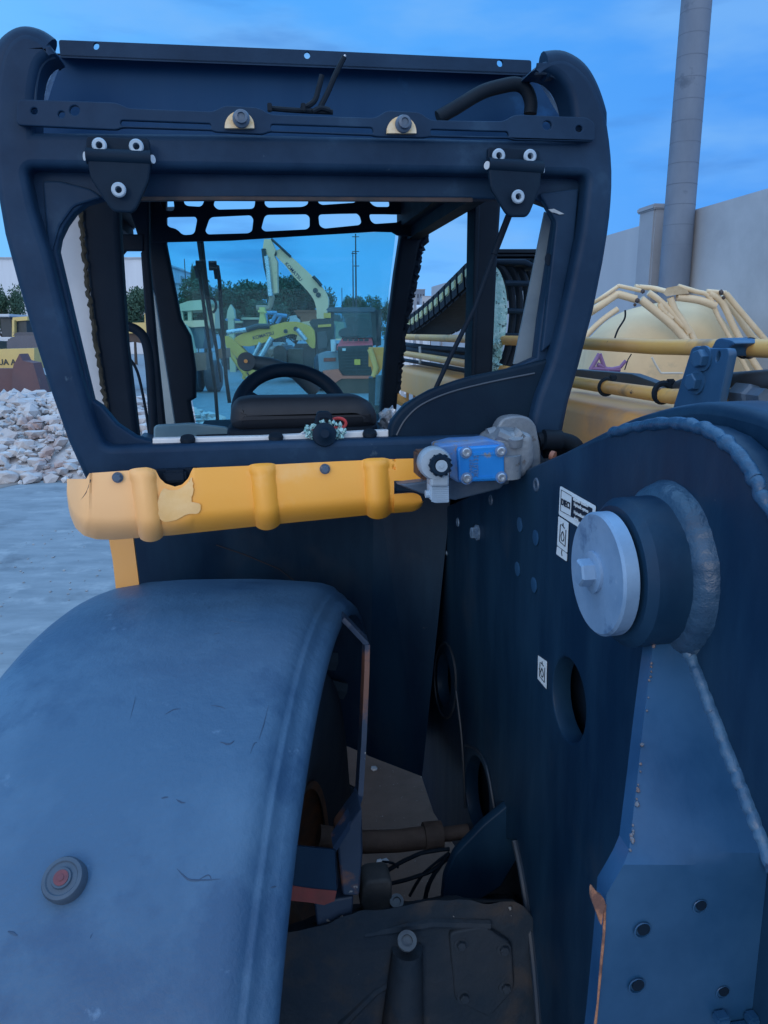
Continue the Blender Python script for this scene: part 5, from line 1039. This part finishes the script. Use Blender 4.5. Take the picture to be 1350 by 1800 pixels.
for px in (530, 552):
    a = Wd(px, 600, 46); b = B(); b.lathe([(0,-.2),(.55,-.2),(.55,.2),(0,.2)], V((a.x, 46.3, .55)), (0,1,0), 18); b.done('wheel', tyrem, t, off=to)
b = B(); exP(Z4([(580,70),(630,62),(665,80),(665,130),(580,130)]), 46.0, 2.0, b); b.done('truck_cab', mat('pale_truck', (.50,.56,.62), (.42,.48,.54), sc=2, rough=.5), t, off=to)
t = thing('scaffold_frame', 'thin blue steel frame standing left of the orange dump body', 'frame', V((Wd(482,620,42).x, 42, 0))); to = V(t.location); bl = mat('blue_steel', (.10,.30,.52), (.08,.25,.45), sc=2, rough=.5)
b = B()
for pts in ([(395,45),(480,45)], [(395,45),(395,130)], [(480,45),(440,120)], [(480,60),(560,70)], [(520,60),(480,130)]): b.tube([Wd(*p, 42) for p in Z4(pts)], .10, 8)
q = Wd(*Z4([(395,130)])[0], 42); b.tube([q, V((q.x,q.y,0))], .10, 8); b.done('frame_tubes', bl, t, off=to)
t = thing('yellow_drill', 'small bright yellow upright drill mast between the parked machines', 'machine', V((Wd(460,620,40).x, 40, 0))); to = V(t.location)
b = B(); exP(Z4([(340,0),(385,0),(380,60),(395,130),(335,130),(345,60)]), 40, .5, b); exP(Z4([(330,20),(395,30),(395,45),(330,40)]), 39.9, .3, b); b.done('drill_mast', mat('bright_yellow', (.66,.55,.20), (.58,.48,.18), sc=2, rough=.5), t, off=to)
b = B(); q = Wd(*Z4([(362,130)])[0], 40.2); b.box(V((q.x, 40.6, q.z/2)), (.8,.9,q.z)); b.done('drill_base', kdark, t, off=to)
def smallcab(lab, x0, x1, top, d, m, roof, k):
    a = Wd(x0, 600, d); c_ = Wd(x1, 600, d); h = Wd(x0, top, d).z; w = c_.x-a.x; c = V(((a.x+c_.x)/2, d+.8, 0)); t = thing('parked_machine', lab, 'machine', c, 'small machines parked in the back row')
    b = B(); b.box(c+V((0,0,.4+(h-.4)*.3)), (w, 1.6, (h-.4)*.6), bev=.05); bd = b.done('body', m, t, off=c)
    b = B(); b.box(c+V((0,0,.4+(h-.4)*.78)), (w*.86, 1.2, (h-.4)*.36), bev=.04); b.done('cab_window', kdark, t, off=c)
    b = B(); b.box(c+V((0,0,h-.06)), (w*1.05, 1.7, .12), bev=.03); b.done('roof', roof, t, off=c)
    for s in (-1,1):
        b = B(); b.lathe([(0,-.15),(.4,-.15),(.4,.15),(0,.15)], c+V((s*w*.38,-.7,.4)), (0,1,0), 16); b.done('wheel', tyrem, t, off=c)
pale = mat('pale_machine', (.50,.48,.36), (.44,.42,.32), sc=2, rough=.5)
smallcab('cream roofed small machine right of the wiper blades', 426, 456, 558, 42, MATS['blue_steel'], pale, 0)
smallcab('dark blue cabbed machine with a pale mast behind the wiper blades', 398, 414, 560, 44, kdark, bl, 1)
smallcab('yellowish small machine between the two dark cabs', 412, 428, 564, 43, pale, pale, 2)
smallcab('white van like machine under the blue frame', 468, 500, 578, 45, MATS['pale_truck'], MATS['pale_truck'], 3)
t = thing('pale_mast', 'short pale yellow triangular mast beside the wiper blades', 'mast', V((Wd(404,620,41).x, 41, 0))); to = V(t.location)
b = B(); exP([(398,560),(400,545),(405,535),(411,545),(413,560)], 41, .4, b); q = Wd(405,560,41); b.box(V((q.x,41.2,q.z/2)), (.3,.3,q.z)); b.done('mast_body', pale, t, off=to)
# brown scrap pile beyond the low boom
b = B()
for k in range(170):
    x = random.uniform(435, 560); q = Wd(x, 600, 36+random.uniform(0, 3)); b.ico(V((q.x, q.y, random.uniform(.0, 1.2)*(1-abs(x-490)/110))), random.uniform(.15,.42), 1, .6, 1.5, seed=k)
tag(b.done('scrap_pile', mat('scrap_brown', (.13,.08,.07), (.20,.15,.13), sc=.8, rough=.85, bump=.4, bsc=5, spots=((.34,.32,.32), .62, 1.2, .05)), off=(0,0,0), smooth=20), 'brown and grey scrap heaped behind the low excavator', 'scrap', kind='stuff')
# ---- pale yellow wheel loader behind the wipers
DW = 24
t = thing('wheel_loader', 'pale yellow wheel loader with a canopy seen behind the wiper arms', 'loader', V((Wd(350,660,DW).x, DW, 0))); to = V(t.location)
Z5 = lambda L: zz(L, 300, 420, 140/900)
b = B(); exP(Z5([(100,735),(200,700),(440,680),(440,730),(360,800),(110,815)]), DW, 1.8, b); b.done('canopy', mat('canopy_cream', (.56,.54,.38), (.50,.48,.34), sc=2, rough=.6), t, off=to)
b = B()
for q in ([(110,800),(135,800),(145,930),(120,930)], [(190,800),(235,800),(235,920),(195,920)], [(370,780),(400,780),(410,920),(380,920)]): exP(Z5(q), DW+.1, .15, b); exP(Z5(q), DW+1.4, .15, b)
b.done('cab_post', MATS['canopy_cream'], t, off=to, sep=True)
b = B(); exP(Z5([(130,925),(420,915),(430,985),(230,1000),(140,960)]), DW, 1.8, b); exP(Z5([(400,760),(500,780),(500,1010),(430,1010)]), DW+.3, .8, b); b.done('loader_body', kyel, t, off=to)
b = B(); exP(Z5([(215,970),(370,960),(385,1120),(360,1240),(240,1240),(225,1120)]), DW+.1, 1.5, b); b.done('engine_block', mat('teal_engine', (.06,.12,.15), (.09,.15,.18), sc=2, rough=.6), t, off=to)
b = B(); b.tube([Wd(*p, DW-.2) for p in cr(Z5([(150,990),(190,1040),(220,1120),(240,1220),(262,1290)]), 4)], .11, 8); b.done('lift_arm', pale, t, off=to)
b = B(); exP(Z5([(230,1310),(250,1290),(400,1290),(405,1480),(250,1495)]), DW-.3, .9, b); b.done('bucket', mat('rusty_bucket', (.24,.13,.10), (.18,.10,.085), sc=2, rough=.8), t, off=to)
for x in (270, 470):
    a = Wd(*Z5([(x,1250)])[0], DW+2.2); b = B(); b.lathe([(0,-.25),(.38,-.25),(.52,-.18),(.52,.18),(.38,.25),(0,.25)], V((a.x, a.y, .52)), (1,0,0), 22); b.done('wheel', tyrem, t, off=to)
o, c = simple('crate', 'rusty brown crate standing beside the wheel loader bucket', 'crate', [(5,330),(60,325),(70,400),(5,410)], 25, 1, orangem)
# ---- machines seen at the left of the cab
DD = 17
t = thing('bulldozer', 'yellow machine with a wide rusty blade behind the rubble heap', 'bulldozer', V((Wd(10,660,DD).x, DD, 0))); to = V(t.location)
dyel = mat('dozer_yellow', (.66,.50,.18), (.58,.44,.18), sc=1.5, rough=.55, spots=((.36,.28,.16), .62, 3, .06))
b = B(); exP([(-90,616),(60,612),(60,648),(-90,652)], DD, 1.6, b); body = b.done('body', dyel, t, off=to)
b = B(); exP([(-90,648),(22,648),(22,712),(-90,712)], DD-.7, .35, b); exP([(24,640),(28,634),(34,622),(40,634),(58,638),(76,700),(70,712),(20,712),(22,650)], DD-.9, .4, b); b.done('blade', mat('blade_rust', (.14,.075,.08), (.10,.065,.075), sc=1.2, rough=.75, bump=.3, bsc=6, spots=((.20,.15,.12), .62, 1.5, .08)), t, off=to)
b = B(); exP([(-120,595),(-30,600),(-30,618),(-120,618)], DD+.3, 1.1, b); exP([(-120,520),(-45,520),(-45,600),(-120,600)], DD+.3, 1.1, b); b.done('cab', kdark, t, off=to)
for px in (-60, 40):
    a = Wd(px, 690, DD+.9); b = B(); b.lathe([(0,-.2),(.5,-.2),(.5,.2),(0,.2)], V((a.x, a.y, .5)), (0,1,0), 18); b.done('wheel', tyrem, t, off=to)
letters('UA A', 12, 637, DD-.01, .17, 0, .003, kdark, body, to)
smallcab('white cabbed machine above the yellow bulldozer body', -2, 22, 552, 33, mat('white_cab', (.55,.58,.62), (.48,.51,.55), sc=2, rough=.5), MATS['pale_truck'], 4)
t = thing('parked_car', 'dark blue car parked behind the yellow bulldozer', 'car', V((Wd(40,620,24).x, 24, 0))); to = V(t.location)
b = B(); exP([(12,600),(18,594),(30,590),(60,590),(80,596),(85,632),(12,632)], 24, 1.8, b); b.done('body', mat('car_navy', (.025,.04,.075), (.03,.05,.09), sc=2, rough=.25, coat=.5), t, off=to)
b = B(); exP([(22,590),(30,584),(62,584),(72,592)], 24.1, 1.5, b); b.done('windows', darkw, t, off=to)
for px in (25, 72): a = Wd(px, 640, 24); b = B(); b.lathe([(0,-.12),(.33,-.12),(.33,.12),(0,.12)], V((a.x, 24.05, .33)), (0,1,0), 16); b.done('wheel', tyrem, t, off=to)
t = thing('wheel_loader', 'dark loader with a tall cab between the white machine and the cab post', 'loader', V((Wd(40,600,30).x, 30, 0))); to = V(t.location)
b = B(); exP([(24,562),(46,560),(48,600),(24,600)], 30, 1.6, b); b.done('cab', kdark, t, off=to)
b = B(); exP([(22,558),(48,556),(48,563),(22,565)], 29.9, 1.9, b); exP([(21,562),(25,562),(25,592),(21,592)], 29.8, .2, b); b.done('roof', dyel, t, off=to)
b = B(); exP([(14,596),(60,596),(60,640),(14,640)], 30.0, 1.8, b); b.done('body', kdark, t, off=to)
# yellow machine through the side door
t = thing('flatbed_machine', 'long yellow beam machine seen through the cab side door', 'machine', V((Wd(245,640,27).x, 27, 0))); to = V(t.location)
b = B(); exP([(190,568),(300,566),(300,584),(190,587)], 27, 1.5, b); exP([(254,551),(258,551),(258,567),(254,567)], 27, .3, b); b.done('beam', dyel, t, off=to)
b = B(); exP([(190,587),(300,584),(300,612),(230,600),(190,604)], 27.1, 1.3, b); b.done('chassis', mat('brown_chassis', (.10,.07,.06), (.07,.055,.05), sc=2, rough=.8), t, off=to)
for px in (180, 300): a = Wd(px, 640, 27); b = B(); b.lathe([(0,-.2),(.5,-.2),(.5,.2),(0,.2)], V((a.x, 27.4, .5)), (0,1,0), 18); b.done('wheel', tyrem, t, off=to)
rock(252, 720, .35, (1.3,.8,.5), 'pale slab lying on the yard seen through the cab side door', 21)
# crumpled foil resting inside the cab
p = MW @ Y(688, 741, 1.60); b = B(); b.ico(p, .026, 3, .75, 2.6, (1,.8,1.1), seed=4); o = b.done('crumpled_foil', foilm, off=p, smooth=15); o.location = p; tag(o, 'crumpled silver foil lying at the corner of the cab window', 'foil')
# ================================================================ light
w = bpy.data.worlds.new('World'); scene.world = w; w.use_nodes = True; nt = w.node_tree; N = nt.nodes; L = nt.links
bg = N['Background']; bg.inputs['Strength'].default_value = .1
sky = N.new('ShaderNodeTexSky'); sky.sky_type = 'NISHITA'; sky.sun_disc = False
SUN_E, SUN_R = 14, 200
sky.sun_elevation = R(SUN_E); sky.sun_rotation = R(SUN_R); sky.air_density = 1.2; sky.dust_density = .6; sky.ozone_density = 3
tc = N.new('ShaderNodeTexCoord'); sep = N.new('ShaderNodeSeparateXYZ'); L.new(tc.outputs['Generated'], sep.inputs[0])
def mr(src, a, b, c=0, d=1, smooth=True):
    n = N.new('ShaderNodeMapRange'); n.interpolation_type = 'SMOOTHSTEP' if smooth else 'LINEAR'
    n.inputs['From Min'].default_value = a; n.inputs['From Max'].default_value = b; n.inputs['To Min'].default_value = c; n.inputs['To Max'].default_value = d
    L.new(src, n.inputs['Value']); return n.outputs['Result']
def mx(f, a, b, mode='MIX'):
    n = N.new('ShaderNodeMix'); n.data_type = 'RGBA'; n.blend_type = mode
    if isinstance(f, (int, float)): n.inputs[0].default_value = f
    else: L.new(f, n.inputs[0])
    for k, q in ((6, a), (7, b)):
        if isinstance(q, tuple): n.inputs[k].default_value = (*q, 1)
        else: L.new(q, n.inputs[k])
    return n.outputs[2]
def noise_(scale, sc):
    mp = N.new('ShaderNodeMapping'); mp.inputs['Scale'].default_value = sc; L.new(tc.outputs['Generated'], mp.inputs[0])
    n = N.new('ShaderNodeTexNoise'); n.inputs['Scale'].default_value = scale; n.inputs['Detail'].default_value = 5; L.new(mp.outputs[0], n.inputs['Vector']); return n.outputs['Fac']
K = 10
def c(*v): return tuple(x*K for x in v)
el = sep.outputs['Z']
front = mx(mr(el, .0, .34), c(.135,.46,.98), c(.075,.36,.90))
# deeper, greyer cloud to the right, lighter patch upper left
right = mr(sep.outputs['X'], -.1, .55)
front = mx(right, front, c(.050,.27,.82))
left = mr(sep.outputs['X'], -.12, -.5)
front = mx(left, front, c(.16,.50,1.0))
cl = mr(noise_(3.2, (1,1,3.2)), .42, .66)
front = mx(cl, front, mx(.65, front, c(.19,.44,.84)))
cl2 = mr(noise_(5.5, (1,1,4.5)), .50, .72)
front = mx(cl2, front, mx(.55, front, c(.05,.20,.58)))
zen = mx(mr(noise_(2.0, (1,1,1)), .35, .65), c(.44,1.10,2.05), c(.68,1.42,2.4))
back = mx(mr(noise_(2.4, (1,1,2)), .35, .65), c(.58,.80,1.16), c(.84,1.04,1.36))
col = mx(mr(el, .46, .85), front, zen)
col = mx(mr(sep.outputs['Y'], .25, -.55), col, back)
col = mx(mr(el, -.02, -.12), col, c(.18,.20,.24))
final = mx(.06, col, sky.outputs[0])
L.new(final, bg.inputs['Color'])
sun = bpy.data.lights.new('sun', 'SUN'); sun.energy = .5; sun.angle = R(20); sun.color = (1, .86, .70)
so = bpy.data.objects.new('sun', sun); COL.objects.link(so); so.location = (0, -5, 12)
az = R(SUN_R); dv = V((math.sin(az)*math.cos(R(SUN_E)), math.cos(az)*math.cos(R(SUN_E)), math.sin(R(SUN_E))))
so.rotation_euler = dv.to_track_quat('Z', 'Y').to_euler()
scene.view_settings.view_transform = 'Standard'; scene.view_settings.look = 'None'; scene.view_settings.exposure = .2; scene.view_settings.gamma = 1
scene.cycles.use_denoising = True; scene.cycles.max_bounces = 8; scene.cycles.transparent_max_bounces = 12
